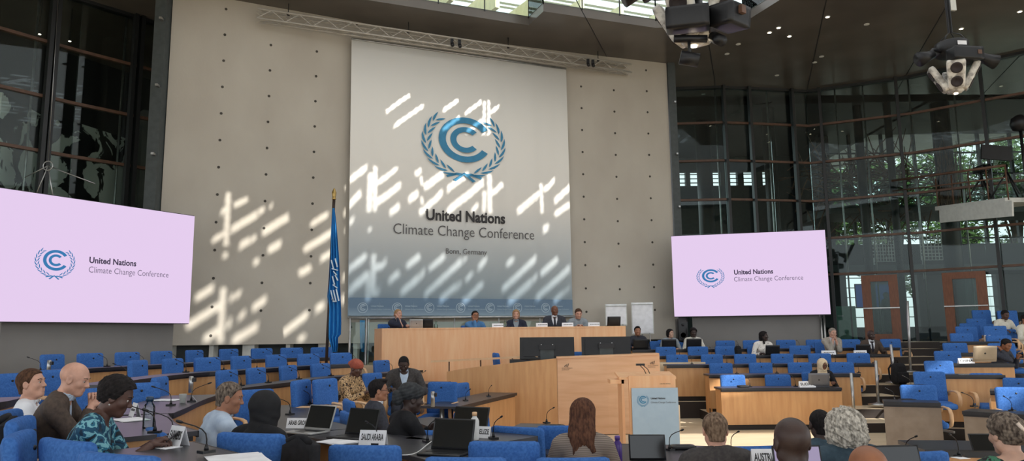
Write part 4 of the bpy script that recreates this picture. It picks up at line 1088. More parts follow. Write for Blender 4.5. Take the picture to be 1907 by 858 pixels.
# ------------------------------------------------------------------ small props
lap_n=0
lap0={}
def laptop(label,loc,rz,shell='black',scr=None,open_=105,s=1.0,kb=True):
    """user sits on local -Y side"""
    t=thing('laptop',label,'laptop',loc,rz,'open laptops on the desks',s)
    sh={'black':M['black'],'silver':M['steel_matt'],'beige':M['beige_matt'],'grey':M['grey_matt']}[shell]
    mb=MB(); mb.rbox((0,0,.009),(.33,.23,.018),.006,0,4); bs=mb.build('base',[sh],t)
    mb=MB(); mb.box((0,.03,.0185),(.28,.10,.002)); mb.box((0,-.065,.0185),(.1,.06,.002)); mb.build('keyboard',[M['black']],bs)
    a=math.radians(open_-90); R=Matrix.Rotation(-a,3,'X')
    c=Vector((0,.115,.014))+R@Vector((0,0,.112))
    mb=MB(); mb.rbox(c,(.33,.010,.224),.004,0,4,None,R); ld=mb.build('lid',[sh],t)
    mb=MB(); mb.box(c+R@Vector((0,-.0065,.004)),(.305,.002,.195),0,R); mb.build('display',[scr or M['lcd_off']],ld)
    mb=MB(); mb.lathe([(.013,0),(.013,.001)],c+R@Vector((0,.0055,0)),0,12,axis=R@Matrix.Rotation(-PI/2,3,'X'),smooth=False); mb.build('lid_mark',[M['dark']],ld)
    return t
M['steel_matt']=mat('silver_shell',(176,176,174),rough=.35,metal=.4); M['beige_matt']=mat('beige_shell',(176,158,134),rough=.4,metal=.3); M['grey_matt']=mat('grey_shell',(108,108,112),rough=.4,metal=.3)
M['lcd_off']=mat('dark_display',(16,20,22),(20,24,26),rough=.12)
def onD(x,y,z): 
    p=G(x,y,z); return (p.x,p.y,z+.001)
for x,y,z,rz,sh,l,o in [(572,806,.97,-.55,'silver','open silver laptop with a dark glossy display right of the Arab group sign',110),(653,816,.97,-.5,'black','open black laptop left of the Saudi Arabia sign',108),
    (828,846,.97,-.35,'black','open black laptop with a white cable below the headwrap woman',106),(862,812,.97,-.4,'black','black laptop half hidden behind the silver flask',110)]:
    laptop(l,onD(x,y,z),rz,sh,None,o)
laptop('open black laptop below the lectern beside the purple bottle',onD(1210,864,.78),-.05,'black',None,102,.90)
laptop('open laptop with a lilac lit display right of the bald man',onD(1506,906,.97),.05,'black',emis('lilac_display',(176,164,196),.8),103,.85)
laptop('open laptop with a dark display beside the brown bald head',onD(1698,915,.97),.1,'black',None,102,.92)
# tablet
def simple(name,label,cat,mb,mats,loc,rz=0,group=None):
    o=mb.build(name,mats); o.location=loc; o.rotation_euler=(0,0,rz); return tag(o,label,cat,group)
t=thing('tablet','dark tablet leaning upright in front of the woman with a hair clip','tablet',onD(1834,843,.78),-.1,None,.85)
R=Matrix.Rotation(-.45,3,'X'); mb=MB(); mb.rbox((0,0,.10),(.26,.012,.18),.005,0,4,None,R); mb.build('body',[M['black']],t); mb=MB(); mb.box((0,-.008,.10),(.235,.003,.16),0,R); mb.build('display',[M['lcd_off']],t); mb=MB(); mb.beam((0,.02,.12),(0,.12,0.004),.08,.004); mb.build('cover_stand',[M['dark']],t)
# laptops with their backs to the camera
def back_laptop(label,D,px,shell,off=.2,s=1.0,turn=0):
    q,n=seat_on(D,px,off); return laptop(label,(q.x,q.y,D[2]+.001),head_of(-n)+turn,shell,None,104,s)
back_laptop('dark grey laptop with its lid towards the camera before the cream hijab',R1,1522,'grey',.2,1.15)
back_laptop('small black laptop before the woman in a spotted white blouse',R4,1436,'black',.22,1.0)
back_laptop('black laptop before the dark haired woman below the rear wall',R5,1244,'black',.2,1.1)
back_laptop('black laptop before the person in a white top under the right screen',R5,1290,'black',.2,1.15)
back_laptop('dark laptop lid before the man seated beside the podium',R5,1192,'black',.2,1.15)
back_laptop('black laptop before the bald man in a dark brown jacket',R4,1604,'black',.25,1.0)
laptop('beige laptop lid hiding the dark haired person in the right wing',(P(1849,674,13.6).x,13.95,P(1849,674,13.6).z),PI-.1,'beige',None,104,1.25)
def pod(px,Y=16.45): return (P(px,606,Y).x,Y,PZ+.001)
laptop('white laptop lid on the podium before the man in a navy suit',pod(776),PI+.1,'silver',None,112,.85)
laptop('black laptop lid on the podium left of the water carafe',pod(796,16.55),PI,'black',None,100,.85)
laptop('dark laptop lid at the right end of the podium',pod(1141),PI+.1,'black',None,105,.9)
# name signs
def sign(label,loc,rz,w,h,text=None,cap=None,lean=.28,capf=.42):
    """tent card, printed side faces local -Y"""
    t=thing('name_sign',label,'name sign',loc,rz,'white folded name signs')
    R=Matrix.Rotation(-lean,3,'X'); R2=Matrix.Rotation(lean,3,'X'); hy=h*math.sin(lean)
    mb=MB(); mb.box(Vector((0,-hy,0))+R@Vector((0,0,h/2)),(w,.002,h),0,R); f=mb.build('front_face',[M['paper']],t)
    mb=MB(); mb.box(Vector((0,hy,0))+R2@Vector((0,0,h/2)),(w,.002,h),0,R2); mb.build('back_face',[M['paper']],t)
    up=R@Vector((0,0,1)); nn=R@Vector((0,-1,0))
    mb=MB()
    if text:
        tw=w*.84; put_text(mb,text,Vector((-tw/2,-hy,0))+up*(h*.34)+nn*.0025,Vector((1,0,0)),up,tw,h*capf,0,.025)
    else:
        q=random.Random(label); x=-w*.36
        while x<w*.36:
            l=q.uniform(.02,.05)*w/.3
            mb.box(Vector((x+l/2,-hy,0))+up*(h*.5)+nn*.002,(l*.8,.001,h*.16),0,R); x+=l
    mb.build('lettering',[M['print_dark']] if text else [M['print_grey']],f)
    return t
sign('white tent card reading FARMERS on the near left desk',onD(331,829,1.13),-.62,.155,.125,'FARMERS')
sign('white tent card reading ARAB GROUP left of the silver laptop',onD(557,797,.97),-.12,.235,.095,'ARAB GROUP')
sign('white tent card reading SAUDI ARABIA on the near middle desk',onD(695,828,.97),-.22,.22,.115,'SAUDI ARABIA')
sign('small white tent card reading BELIZE beside the silver flask',onD(901,815,.97),-.35,.125,.095,'BELIZE')
sign('white tent card with cut off letters beside the bald man',onD(1424,868,.97),-.05,.16,.11,'AUSTRIA')
sign('white tent card with faint letters beside the glass water bottle',onD(251,775,1.13),-.9,.17,.12)
sign('white tent card reading SUDAN before the cream hijab',tuple(seat_on(R1,1503,.06)[0][:2])+(R1[2]+.001,),.02,.31,.12,'SUDAN',capf=.4)
def rsign(D,px,l,w=.28): q,n=seat_on(D,px,.08); sign(l,(q.x,q.y,D[2]+.001),0,w,.10)
rsign(R4,1543,'white name sign before the grey haired man with folded hands',.33); rsign(R4,1602,'white name sign before the bald man in a dark brown jacket',.3)
sign('white tent card reading CHINA in the right wing',(P(1796,674,13.9).x,13.85,P(1796,676.5,13.85).z),.1,.31,.10,'CHINA',capf=.4)
for x,l in [(927,'left of the blond woman'),(1009,'left of the bald panel chairman'),(1057,'in front of the bearded panelist'),(1106,'at the right end of the podium')]:
    p=pod(x,16.24); sign('white name sign on the podium '+l,p,.05,.25,.085)
# bottles and cups
def flask(label,loc,prof,cap,m,mc,name='bottle'):
    t=thing(name,label,'bottle',loc,0); mb=MB(); mb.lathe(prof,(0,0,0),0,20); mb.build('body',[m],t); mb=MB(); mb.lathe(cap,(0,0,0),0,16); mb.build('cap',[mc],t); return t
std=lambda r,h:[(r*.95,0),(r,.01),(r,h*.78),(r*.8,h*.88),(r*.5,h*.95),(r*.5,h)]
flask('white steel flask with a wooden cap in the middle of the room',onD(884,819,.97),std(.036,.19),[(.02,.19),(.021,.215),(.016,.22)],M['white'],M['armwood'])
flask('purple drinking bottle beside the woman with long brown hair',onD(1151,864,.78),std(.036,.19),[(.021,.19),(.022,.215),(.016,.22)],mat('purple_enamel',(74,48,128),rough=.3),mat('purple_cap',(98,70,150),rough=.4))
flask('dark blue tall bottle at the foot of the small greyed desk',(P(1740,840,10.35).x,10.35,0.001),std(.036,.2),[(.022,.2),(.022,.225)],mat('blue_enamel',(28,50,120),rough=.3),M['steel'])
flask('clear glass water bottle with a dark blue lid before the phone user',onD(276,797,1.13),std(.042,.2),[(.026,.2),(.028,.23),(.02,.235)],M['glass_c'],mat('blue_lid',(30,60,84),rough=.4))
for x,l in [(812,'left'),(941,'right')]: flask('small clear water carafe on the podium, %s one of two'%l,pod(x,16.5),[(.04,0),(.045,.05),(.02,.11),(.026,.15)],[(.02,.02),(.02,.03)],M['glass_c'],M['glass_c'],'carafe')
for x,y,l in [(1837,638,'left'),(1845,637,'right')]:
    p=P(x,y,16.4); flask('small bottle on the sixth desk of the right wing, %s one of two'%l,(p.x,16.42,P(1840,636.5,16.3).z),std(.03,.13),[(.018,.13),(.018,.15)],mat('beige_bottle',(200,176,150),rough=.5),M['white'])
t=thing('paper_cup','white paper cup on the curved desk behind the microphone','cup',onD(340,750,1.13)); mb=MB(); mb.lathe([(.028,0),(.038,.09),(.04,.092),(.036,.09),(.027,.006)],(0,0,0),0,18); mb.build('cup_wall',[M['offwhite']],t); mb=MB(); mb.lathe([(.03,.075),(.036,.076)],(0,0,0),0,18); mb.build('drink',[M['bronze']],t)
# papers
def papers(label,px,py,z,w,d,rz,n=3):
    r=random.Random(label); mb=MB()
    for k in range(n):
        mb.box((r.uniform(-.01,.01),r.uniform(-.01,.01),.001+k*.0022),(w,d,.0016),0,Matrix.Rotation(r.uniform(-.15,.15),3,'Z'))
    p=onD(px,py,z); simple('paper_stack',label,'papers',mb,[M['paper']],p,rz,'loose white papers')
papers('loose white papers on the curved desk left of the paper cup',312,745,1.13,.21,.3,1.3)
papers('white sheets on the purple desk beside the glass bottle',243,782,1.13,.21,.3,.8)
papers('folded white sheet under the forearms of the phone user',305,832,1.13,.12,.22,.9,2)
papers('large white sheet at the lower edge of the near left desk',440,856,1.13,.3,.4,.6,2)
papers('white sheets between the silver and the black laptop',630,823,.97,.21,.3,.9)
papers('white paper at the bottom edge beside the bald man',1345,862,.78,.3,.21,.1)
papers('white note on the near right desk below the tablet',1790,853,.78,.1,.1,.1,2)
sg=thing('folded_card','small folded white card leaning on the curved desk','card',onD(362,748,1.13),-1.0); mb=MB(); mb.box((0,0,.03),(.06,.002,.08),0,Matrix.Rotation(.6,3,'X')); mb.build('card_face',[M['paper']],sg)
# consoles
def console(label,loc,rz=0):
    t=thing('conference_console',label,'console',loc,rz,'black conference consoles'); mb=MB(); mb.rbox((0,0,.018),(.22,.14,.036),.015,0,5); mb.build('casing',[M['black']],t); mb=MB(); mb.box((0,.0,.0375),(.12,.05,.002)); mb.build('keypad',[M['dark']],t)
console('black conference console on the small desk in the middle of the room',onD(1034,797,.78),.2)
console('black conference console beyond the near laptop',onD(1272,836,.78),0)
console('black conference console at the left of the front right desk',tuple(seat_on(R1,1384,.2)[0][:2])+(R1[2]+.001,),0)
console('black conference console on the second desk up the right wing',onD(1712,720,.92),0)
console('black conference console on the small greyed desk',onD(1690,747,.78),0)
# cable
mb=MB(); p=[G(x,y,.985) for x,y in((812,822),(805,821),(795,828),(780,840),(765,846),(748,847))]; mb.tube(smooth_line(p,20),.004,0,6); tag(mb.build('charging_cable',[M['white']]),'white charging cable curling from the black laptop over the desk','cable')
# steel posts of the left block
for x,y,z,l in [(90,696,1.30,'behind the white shirt man'),(355,731,1.13,'beside the folded card'),(591,748,.97,'beyond the Arab group laptop'),(806,757,.85,'before the blue chair facing the camera')]:
    p=G(x,y,z); t=thing('steel_post','short brushed steel post '+l,'post',(p.x,p.y,z)); mb=MB(); mb.lathe([(.028,0),(.028,.20),(.02,.205)],(0,0,0),0,16); mb.build('tube',[M['steel']],t); mb=MB(); mb.box((.04,0,.16),(.03,.05,.05)); mb.build('socket',[M['black']],t)
# stanchions
for x0,y0,x1,y1,Y,l in [(1585,694,1592,790,14.0,'leftmost, beside the end of the front desk'),(1631,671,1636,753,14.85,'second from left, by the second row end'),(1659,641,1667,712,16.35,'third from the left, beside the backpack'),(1690,560,1696,692,17.2,'tallest and rightmost, rising in the aisle')]:
    a=P(x1,y1,Y);b_=P(x0,y0,Y); t=thing('stanchion','slim steel stanchion on a round foot, '+l,'stanchion',tuple(a)); h=b_.z-a.z
    mb=MB(); mb.lathe([(.19,0),(.19,.012),(.05,.035),(.03,.05)],(0,0,0),0,24); mb.build('foot_disc',[M['steel']],t); mb=MB(); mb.tube([(0,0,.04),(b_.x-a.x,0,h)],.028,0,12); mb.build('pole',[M['steel']],t)
# backpacks
def backpack(label,loc,rz,s):
    t=thing('backpack',label,'backpack',loc,rz,None,s)
    mb=MB(); mb.rbox((0,0,.22),(.32,.2,.44),.09,0,8,lambda v:Vector((v.x*(1-.15*(v.z>0)*v.z/.22),v.y*(1-.25*v.z/.44),v.z))); mb.build('bag_body',[M['blackm']],t)
    mb=MB(); mb.rbox((0,-.12,.15),(.24,.08,.22),.035,0,6); mb.build('front_pocket',[M['blackm']],t)
    for s_ in(-1,1): mb=MB(); mb.tube([(s_*.09,.1,.40),(s_*.1,.17,.32),(s_*.1,.16,.15),(s_*.09,.1,.05)],.018,0,8); mb.build('strap',[M['blackm']],t)
    mb=MB(); mb.tube([(-.04,.06,.43),(-.03,.06,.49),(.03,.06,.49),(.04,.06,.43)],.01,0,6); mb.build('carry_handle',[M['blackm']],t)
p=P(1676,716,16.2); backpack('black backpack on the floor at the end of the right block rows',(p.x,p.y,p.z),.2,1.05)
q,n=seat_on(R4,1375,.25); backpack('black bag lying on the fourth row desk of the right block',(q.x,q.y,R4[2]+.001),.1,.5)
# coats over chairs
def coat(label,x,y,Y,rz,w,h):
    p=P(x,y,Y); t=thing('draped_coat',label,'coat',(p.x,p.y,p.z-h),rz)
    mb=MB(); vs=[];fs=[]; K=24;J=14
    for j in range(J+1):
        v=j/J
        for i in range(K+1):
            u_=i/K; x_=(u_-.5)*w*(1+.25*v); y_=-.07-.02*math.sin(u_*19+v*3)*v-.03*v; z_=h-.02-h*.95*v+ .03*math.sin(u_*9)*v-.05*abs(u_-.5)*2
            vs.append((x_,y_,z_))
    for j in range(J):
        for i in range(K): a=j*(K+1)+i; fs.append((a,a+1,a+K+2,a+K+1))
    n0=len(vs); vs+=[(a,b+.1-.03*0,c) for a,b,c in vs[:]] ; fs+=[tuple(q+n0 for q in f[::-1]) for f in fs]
    for i in range(K): fs.append((i,i+n0,i+1+n0,i+1))
    for j in range(J): a=j*(K+1); fs.append((a,a+K+1,a+K+1+n0,a+n0)); a+=K; fs.append((a,a+n0,a+K+1+n0,a+K+1))
    mb.add(vs,fs,0,True); mb.build('coat_body',[M['blackm']],t)
    mb=MB(); mb.tube([(-w*.4,-.05,h-.05),(-w*.15,-.03,h-.025),(w*.15,-.03,h-.025),(w*.4,-.05,h-.05)],.022,0,8); mb.build('collar',[M['blackm']],t)
coat('black jacket draped over the right side of the hijab wearer\'s chair',566,806,4.78,-.45,.22,.62)
coat('dark coat hung over a chair at the lower left',22,768,4.95,-1.2,.34,.72)
# ------------------------------------------------------------------ speaker clusters
M['clear']=mat('frosted_plastic',(150,145,138),(230,226,216),rough=.15,scale=7,detail=6,contrast=(.38,.56))
def cone(mb,c,R,r,m): mb.lathe([(r,0),(r,.012),(r*.75,.004),(r*.3,-.01)],c,m,20,axis=R)
def cluster(label,loc,s,rz=0):
    t=thing('speaker_cluster',label,'speaker cluster',loc,rz,'hanging speaker and lamp clusters',s)
    mb=MB(); mb.lathe([(.30,.18),(.33,.2),(.33,.44),(.30,.46)],(0,0,0),0,24); mb.lathe([(.12,-.6),(.14,-.55),(.12,.2)],(0,0,0),0,12); mb.build('drum',[M['black']],t)
    mb=MB(); mb.box((-.02,-.34,.33),(.2,.01,.09)); mb.build('white_plate',[M['paper']],t)
    mb=MB(); mb.rbox((0,-.36,.06),(.66,.3,.28),.02,0,4); f=mb.build('projector',[M['black']],t); mb=MB(); mb.box((.22,-.515,.07),(.09,.01,.09)); mb.build('badge',[M['bronze']],f)
    for k,(ax,tilt) in enumerate([(-.55,.5),(.95,.5),(2.6,.5),(-2.1,.5)]):
        Rz=Matrix.Rotation(ax,3,'Z'); R=Rz@Matrix.Rotation(tilt,3,'X')
        c=Rz@Vector((0,-.30,-.33))
        mb=MB(); mb.rbox(c,(.34,.14,.62),.05,0,6,lambda v:Vector((v.x*(1+.25*v.z),v.y,v.z)),R); sp=mb.build('speaker_pair',[M['clear']],t)
        for zz in(.145,-.145):
            mb=MB(); cone(mb,c+R@Vector((0,-.072,zz)),R@Matrix.Rotation(PI/2,3,'X'),.115,0); mb.build('speaker_cone',[mat('cone_brown',(48,40,40),rough=.7)],sp)
    for s_,an in ((-1,2.1),(1,-2.0)):
        R=Matrix.Rotation(s_*.9,3,'Z')@Matrix.Rotation(-.5,3,'X')
        c=Vector((s_*.66,-.1,.08)); mb=MB()
        mb.tube([Vector((s_*.28,-.05,.22)),Vector((s_*.5,-.08,.26)),c],.04,0,8)
        mb.tube([c+Vector((-s_*.12,0,.06)),c+Vector((s_*.02,-.02,-.0)),c+Vector((s_*.22,-.05,-.08))],[.09,.11,.16],0,14); mb.build('stage_lamp',[M['black']],t)
    mb=MB(); mb.lathe([(.1,-.66),(.16,-.62),(.16,-.58)],(0,0,0),0,16); mb.build('bottom_ring',[M['clear']],t)
    mb=MB(); mb.lathe([(.04,-.68),(.04,-.665)],(0,0,0),0,12); mb.build('downlight',[M['lamp']],t)
    return t
def hang(t,top_z,name='suspension_cable'):
    s=t.scale[0]; h=(top_z-t.location.z)/s; mb=MB()
    for k in range(4):
        a=k*PI/2+.5; mb.tube([(.28*math.cos(a),.28*math.sin(a),.46),(.2*math.cos(a),.2*math.sin(a),.58),(.04*math.cos(a),.04*math.sin(a),.68),(.03*math.cos(a),.03*math.sin(a),h)],.014,0,6)
    mb.build(name,[M['black']],t)
p=P(1775,118,14.0); t=cluster('hanging cluster of clear speakers and lamps on the right, seen whole',tuple(p),.92,.12); hang(t,CEIL)
mb=MB(); mb.box((.12,0,1.75),(.13,.06,1.1)); mb.build('cable_box',[M['offwhite']],t)
p=P(1288,-6,8.6); t=cluster('larger hanging speaker cluster cut off by the top edge, left of centre ceiling',tuple(p),.95,-.1); hang(t,CEIL+1.2)
mb=MB()
for s_ in(-1,1):
    mb=MB(); mb.tube([(s_*1.20,-.62,.75),(s_*.60,-.66,-.30)],.085,0,14); mb.build('black_tube',[M['black']],t)
for x_,r_z,w_b in ((-.14,-.15,.52),(.36,.75,.40)):
    mb=MB(); mb.rbox((x_,-.50,-.52),(w_b,.34,.27),.02,0,4,None,Matrix.Rotation(r_z,3,'Z')@Matrix.Rotation(.12,3,'X')); bb_=mb.build('projector',[M['black']],t); mb=MB(); mb.box((x_+w_b*.3,-.66,-.50),(.08,.05,.1),0,Matrix.Rotation(r_z,3,'Z')); mb.build('badge',[M['bronze']],bb_)
mb=MB(); mb.tube([(-.3,-.4,-.72),(.1,-.4,-.74)],.05,0,8); mb.tube([(.18,-.35,-.70),(.26,-.5,-.82)],.07,0,10); mb.build('lamp_bracket',[M['black']],t)
mb=MB(); mb.tube([(-.12,-.4,-.7),(-.12,-.42,-.98)],.02,0,8); mb.tube([(-.24,-.45,-.98),(-.02,-.45,-1.03)],.085,0,12); mb.build('spot_lamp',[M['black']],t)
# downlights
for i,(x,y) in enumerate([(1433,60),(1450,51),(1470,67),(1541,31),(1614,45),(1790,53),(1899,21),(1530,105),(1517,116),(1375,82),(1354,100),(1447,140),(1310,175)][:13]):
    p=G(x,y,CEIL); mb=MB(); mb.lathe([(.07,0),(.07,-.012),(.05,-.014)],(0,0,0),0,14,smooth=False); mb.lathe([(.045,-.013),(.045,-.018)],(0,0,0),1,12,smooth=False)
    o=mb.build('downlight',[M['offwhite'],M['lamp'] if i in(0,1,2,3,5,6) else M['offwhite']]); o.location=(p.x,p.y,CEIL-.001)
    tag(o,'small round ceiling downlight, %s of thirteen counted from the skylight outwards'%(['first','second','third','fourth','fifth','sixth','seventh','eighth','ninth','tenth','eleventh','twelfth','thirteenth'][i]),'ceiling light','ceiling downlights')
for i,(x,y,Y) in enumerate([(276,38,19),(268,43,19),(255,61,19.4),(130,75,17.5),(74,62,17),(309,190,21),(309,199,21)]):
    p=P(x,y,Y); mb=MB(); mb.lathe([(.05,0),(.05,-.02),(.03,-.022)],(0,0,0),0,12); mb.lathe([(.028,-.02),(.028,-.03)],(0,0,0),1,10); mb.tube([(0,0,0),(0,0,CEIL-p.z)],.006,0,5)
    o=mb.build('pendant_lamp',[M['black'],M['lamp']]); o.location=p; tag(o,'tiny bright lamp behind the left glazing, %s of seven from upper right'%ORD[i],'lamp','tiny lamps behind the left glazing')
# balcony tripods
def tripod(label,x,yb,yt,Y,head):
    a=P(x,yb,Y);b_=P(x,yt,Y); h=b_.z-a.z; t=thing('tripod',label,'tripod',tuple(a),0,'tripods on the balcony')
    for k in range(3): an=k*2.09+.5; mb=MB(); mb.tube([(0,0,h*.7),(.45*math.cos(an),.45*math.sin(an),0)],.025,0,6); mb.build('leg',[M['black']],t)
    mb=MB(); mb.tube([(0,0,h*.4),(0,0,h*.9)],.03,0,8); mb.build('column',[M['black']],t)
    mb=MB(); 
    if head=='cam': mb.rbox((0,0,h*.95),(.22,.5,.2),.03,0,4); mb.tube([(0,-.25,h*.95),(0,-.4,h*.95)],.07,0,12)
    else: mb.box((-.25,0,h+.25),(.85,.06,.42),0,Matrix.Rotation(.1,3,'Y'))
    mb.build('camera' if head=='cam' else 'panel',[M['black']],t)
tripod('black tripod with a camera on the balcony, left of the two',1832,372,312,21.6,'cam'); tripod('black tripod with a dark flat panel on the balcony, right of the two',1880,366,300,20.6,'panel')
mb=MB(); p=P(1899,228,19.5); mb.lathe([(.05,-.25),(.18,-.2),(.24,-.05),(.2,.12),(.08,.2)],(0,0,0),0,16); mb.tube([(0,0,-.2),(0,0,P(1903,390,19.5).z-p.z)],.04,0,8); o=mb.build('lamp_on_pole',[M['black']]); o.location=p; tag(o,'black lamp head on a pole at the right edge above the balcony','lamp')
# tensioned wire with ring
mb=MB(); a=P(112,-60,15.2);b_=P(90,300,15.2); mb.tube([a,b_],.006,0,5); 
Rr=.1
for k in range(16): 
    a0=2*PI*k/16;a1=2*PI*(k+1)/16; mb.tube([b_+Vector((Rr*math.cos(a0),0,Rr*math.sin(a0)-.1)),b_+Vector((Rr*math.cos(a1),0,Rr*math.sin(a1)-.1))],.012,0,6,cap=False)
for dx,dz in((-.6,-.3),(.9,-.45),(-.4,-.9),(.1,-1.0)): mb.tube([b_+Vector((0,0,-.1)),b_+Vector((dx,.2,dz))],.012,0,6)
tag(mb.build('tension_wire',[M['steel']]),'thin hanging wire ending in a small steel ring before the left glazing','wire')
# ------------------------------------------------------------------ people: smooth implicit bodies polygonised with surface nets
def surface_net(f,lo,hi,h):
    lo=np.array(lo,float);hi=np.array(hi,float); n=np.maximum(4,np.ceil((hi-lo)/h).astype(int)+1)
    ax=[lo[i]+np.arange(n[i])*h for i in range(3)]
    X,Y,Zg=np.meshgrid(*ax,indexing='ij'); V=f(np.stack([X.ravel(),Y.ravel(),Zg.ravel()],1).astype(np.float32)).reshape(n)
    V[0]=np.maximum(V[0],h);V[-1]=np.maximum(V[-1],h);V[:,0]=np.maximum(V[:,0],h);V[:,-1]=np.maximum(V[:,-1],h);V[:,:,0]=np.maximum(V[:,:,0],h);V[:,:,-1]=np.maximum(V[:,:,-1],h)
    S=V<0; m=n-1; cnt=np.zeros(m,int); acc=np.zeros(tuple(m)+(3,))
    def sl(o): return tuple(slice(o[i],o[i]+m[i]) for i in range(3))
    for a in range(3):
        b,c=(a+1)%3,(a+2)%3
        for ob in(0,1):
            for oc in(0,1):
                o0=[0,0,0];o0[b]=ob;o0[c]=oc;o1=list(o0);o1[a]=1
                s0=S[sl(o0)];s1=S[sl(o1)];cr=s0!=s1
                v0=V[sl(o0)];v1=V[sl(o1)];t=np.where(cr,v0/(v0-v1+1e-12),0)
                for q in range(3): acc[...,q]+=np.where(cr,(t if q==a else o0[q]),0)
                cnt+=cr
    act=cnt>0; idx=-np.ones(m,int); idx[act]=np.arange(act.sum())
    ii=np.argwhere(act); verts=lo+(ii+acc[act]/cnt[act][:,None])*h
    faces=[]
    for a in range(3):
        b,c=(a+1)%3,(a+2)%3
        d=[0,0,0];d[a]=1
        s0=S[tuple(slice(0,n[i]-d[i]) for i in range(3))];s1=S[tuple(slice(d[i],n[i]) for i in range(3))]
        for flip,cr in((False,s0&~s1),(True,~s0&s1)):
            e=np.argwhere(cr); 
            if len(e)==0: continue
            ok=(e[:,b]>0)&(e[:,c]>0)&(e[:,b]<m[b])&(e[:,c]<m[c]); e=e[ok]
            def I(ob,oc):
                q=e.copy(); q[:,b]-=ob; q[:,c]-=oc; return idx[q[:,0],q[:,1],q[:,2]]
            fq=np.stack([I(0,0),I(1,0),I(1,1),I(0,1)],1)
            faces.append(fq[:,::-1] if flip else fq)
    F=np.concatenate(faces) if faces else np.zeros((0,4),int); F=F[(F>=0).all(1)]
    return verts,F
def mesh_obj(name,parts,m,parent):
    vs=[];fs=[];k=0
    for v,f in parts:
        if len(v)==0: continue
        vs.append(v);fs.append(f+k);k+=len(v)
    V=np.concatenate(vs);Fq=np.concatenate(fs)
    me=bpy.data.meshes.new(name); me.vertices.add(len(V)); me.vertices.foreach_set('co',V.astype(np.float32).ravel())
    me.loops.add(len(Fq)*4); me.loops.foreach_set('vertex_index',Fq.astype(np.int32).ravel()); me.polygons.add(len(Fq))
    me.polygons.foreach_set('loop_start',np.arange(0,len(Fq)*4,4,dtype=np.int32)); me.polygons.foreach_set('use_smooth',np.ones(len(Fq),bool))
    me.update(calc_edges=True); me.validate(); me.materials.append(m)
    o=bpy.data.objects.new(name,me); link(o,parent); return o
f32=np.float32
def A_(v): return np.array(v,f32)
def ell(p,c,r):
    q=(p-A_(c))/A_(r); k0=np.linalg.norm(q,axis=1); k1=np.linalg.norm(q/A_(r),axis=1); return k0*(k0-1)/np.maximum(k1,1e-6)
def cap(p,a,b,ra,rb=None):
    rb=ra if rb is None else rb; a=A_(a);b=A_(b); ba=b-a; t=np.clip(((p-a)@ba)/max(1e-9,float(ba@ba)),0,1)
    return np.linalg.norm(p-a-t[:,None]*ba,axis=1)-(ra+(rb-ra)*t)
def smin(a,b,k):
    h=np.clip(.5+.5*(b-a)/k,0,1); return b+(a-b)*h-k*h*(1-h)
def smax(a,b,k): return -smin(-a,-b,k)
def rot(ax,t):
    c,s=math.cos(t),math.sin(t)
    return np.array({'x':[[1,0,0],[0,c,-s],[0,s,c]],'y':[[c,0,s],[0,1,0],[-s,0,c]],'z':[[c,-s,0],[s,c,0],[0,0,1]]}[ax],f32)
def wob(p,f,seed=0):
    q=p*f; return (np.sin(q[:,0]*1.0+q[:,1]*.7+seed)+np.sin(q[:,1]*1.3-q[:,2]*.9+seed*2)+np.sin(q[:,2]*1.1+q[:,0]*.8+seed*3))/3
# ---- head in its own frame
def head_sdf(p,fem=False):
    w=.93 if fem else 1.0
    d=ell(p,(0,-.014,.028),(.077*w,.096,.086))
    d=smin(d,ell(p,(0,.016,-.028),(.060*w,.072,.086)),.03)
    d=smin(d,ell(p,(0,.058,-.090),(.032*w,.028,.022)),.03)
    d=smin(d,cap(p,(-.048*w,.0,-.062),(.048*w,.0,-.062),.020),.04)
    d=smin(d,cap(p,(-.030,.074,.026),(.030,.074,.026),.011),.012)
    d=smin(d,ell(p,(.040,.055,-.022),(.022,.022,.02)),.02); d=smin(d,ell(p,(-.040,.055,-.022),(.022,.022,.02)),.02)
    for s in(-1,1): d=smax(d,-ell(p,(s*.031,.100,.004),(.019,.022,.013)),.012)
    d=smin(d,cap(p,(0,.080,.012),(0,.102,-.024),.007,.0105),.012)
    for s in(-1,1): d=smin(d,ell(p,(s*.012,.093,-.027),(.009,.010,.008)),.006)
    d=smin(d,cap(p,(-.019,.080,-.052),(.019,.080,-.052),.0075),.006); d=smin(d,cap(p,(-.016,.080,-.063),(.016,.080,-.063),.0085),.006)
    d=smax(d,-cap(p,(-.022,.092,-.0575),(.022,.092,-.0575),.0022),.003)
    for s in(-1,1):
        e=ell(p,(s*.079*w,-.006,-.006),(.010,.021,.033)); e=smax(e,-ell(p,(s*.090*w,.0,-.004),(.008,.012,.020)),.004); d=smin(d,e,.006)
    return d
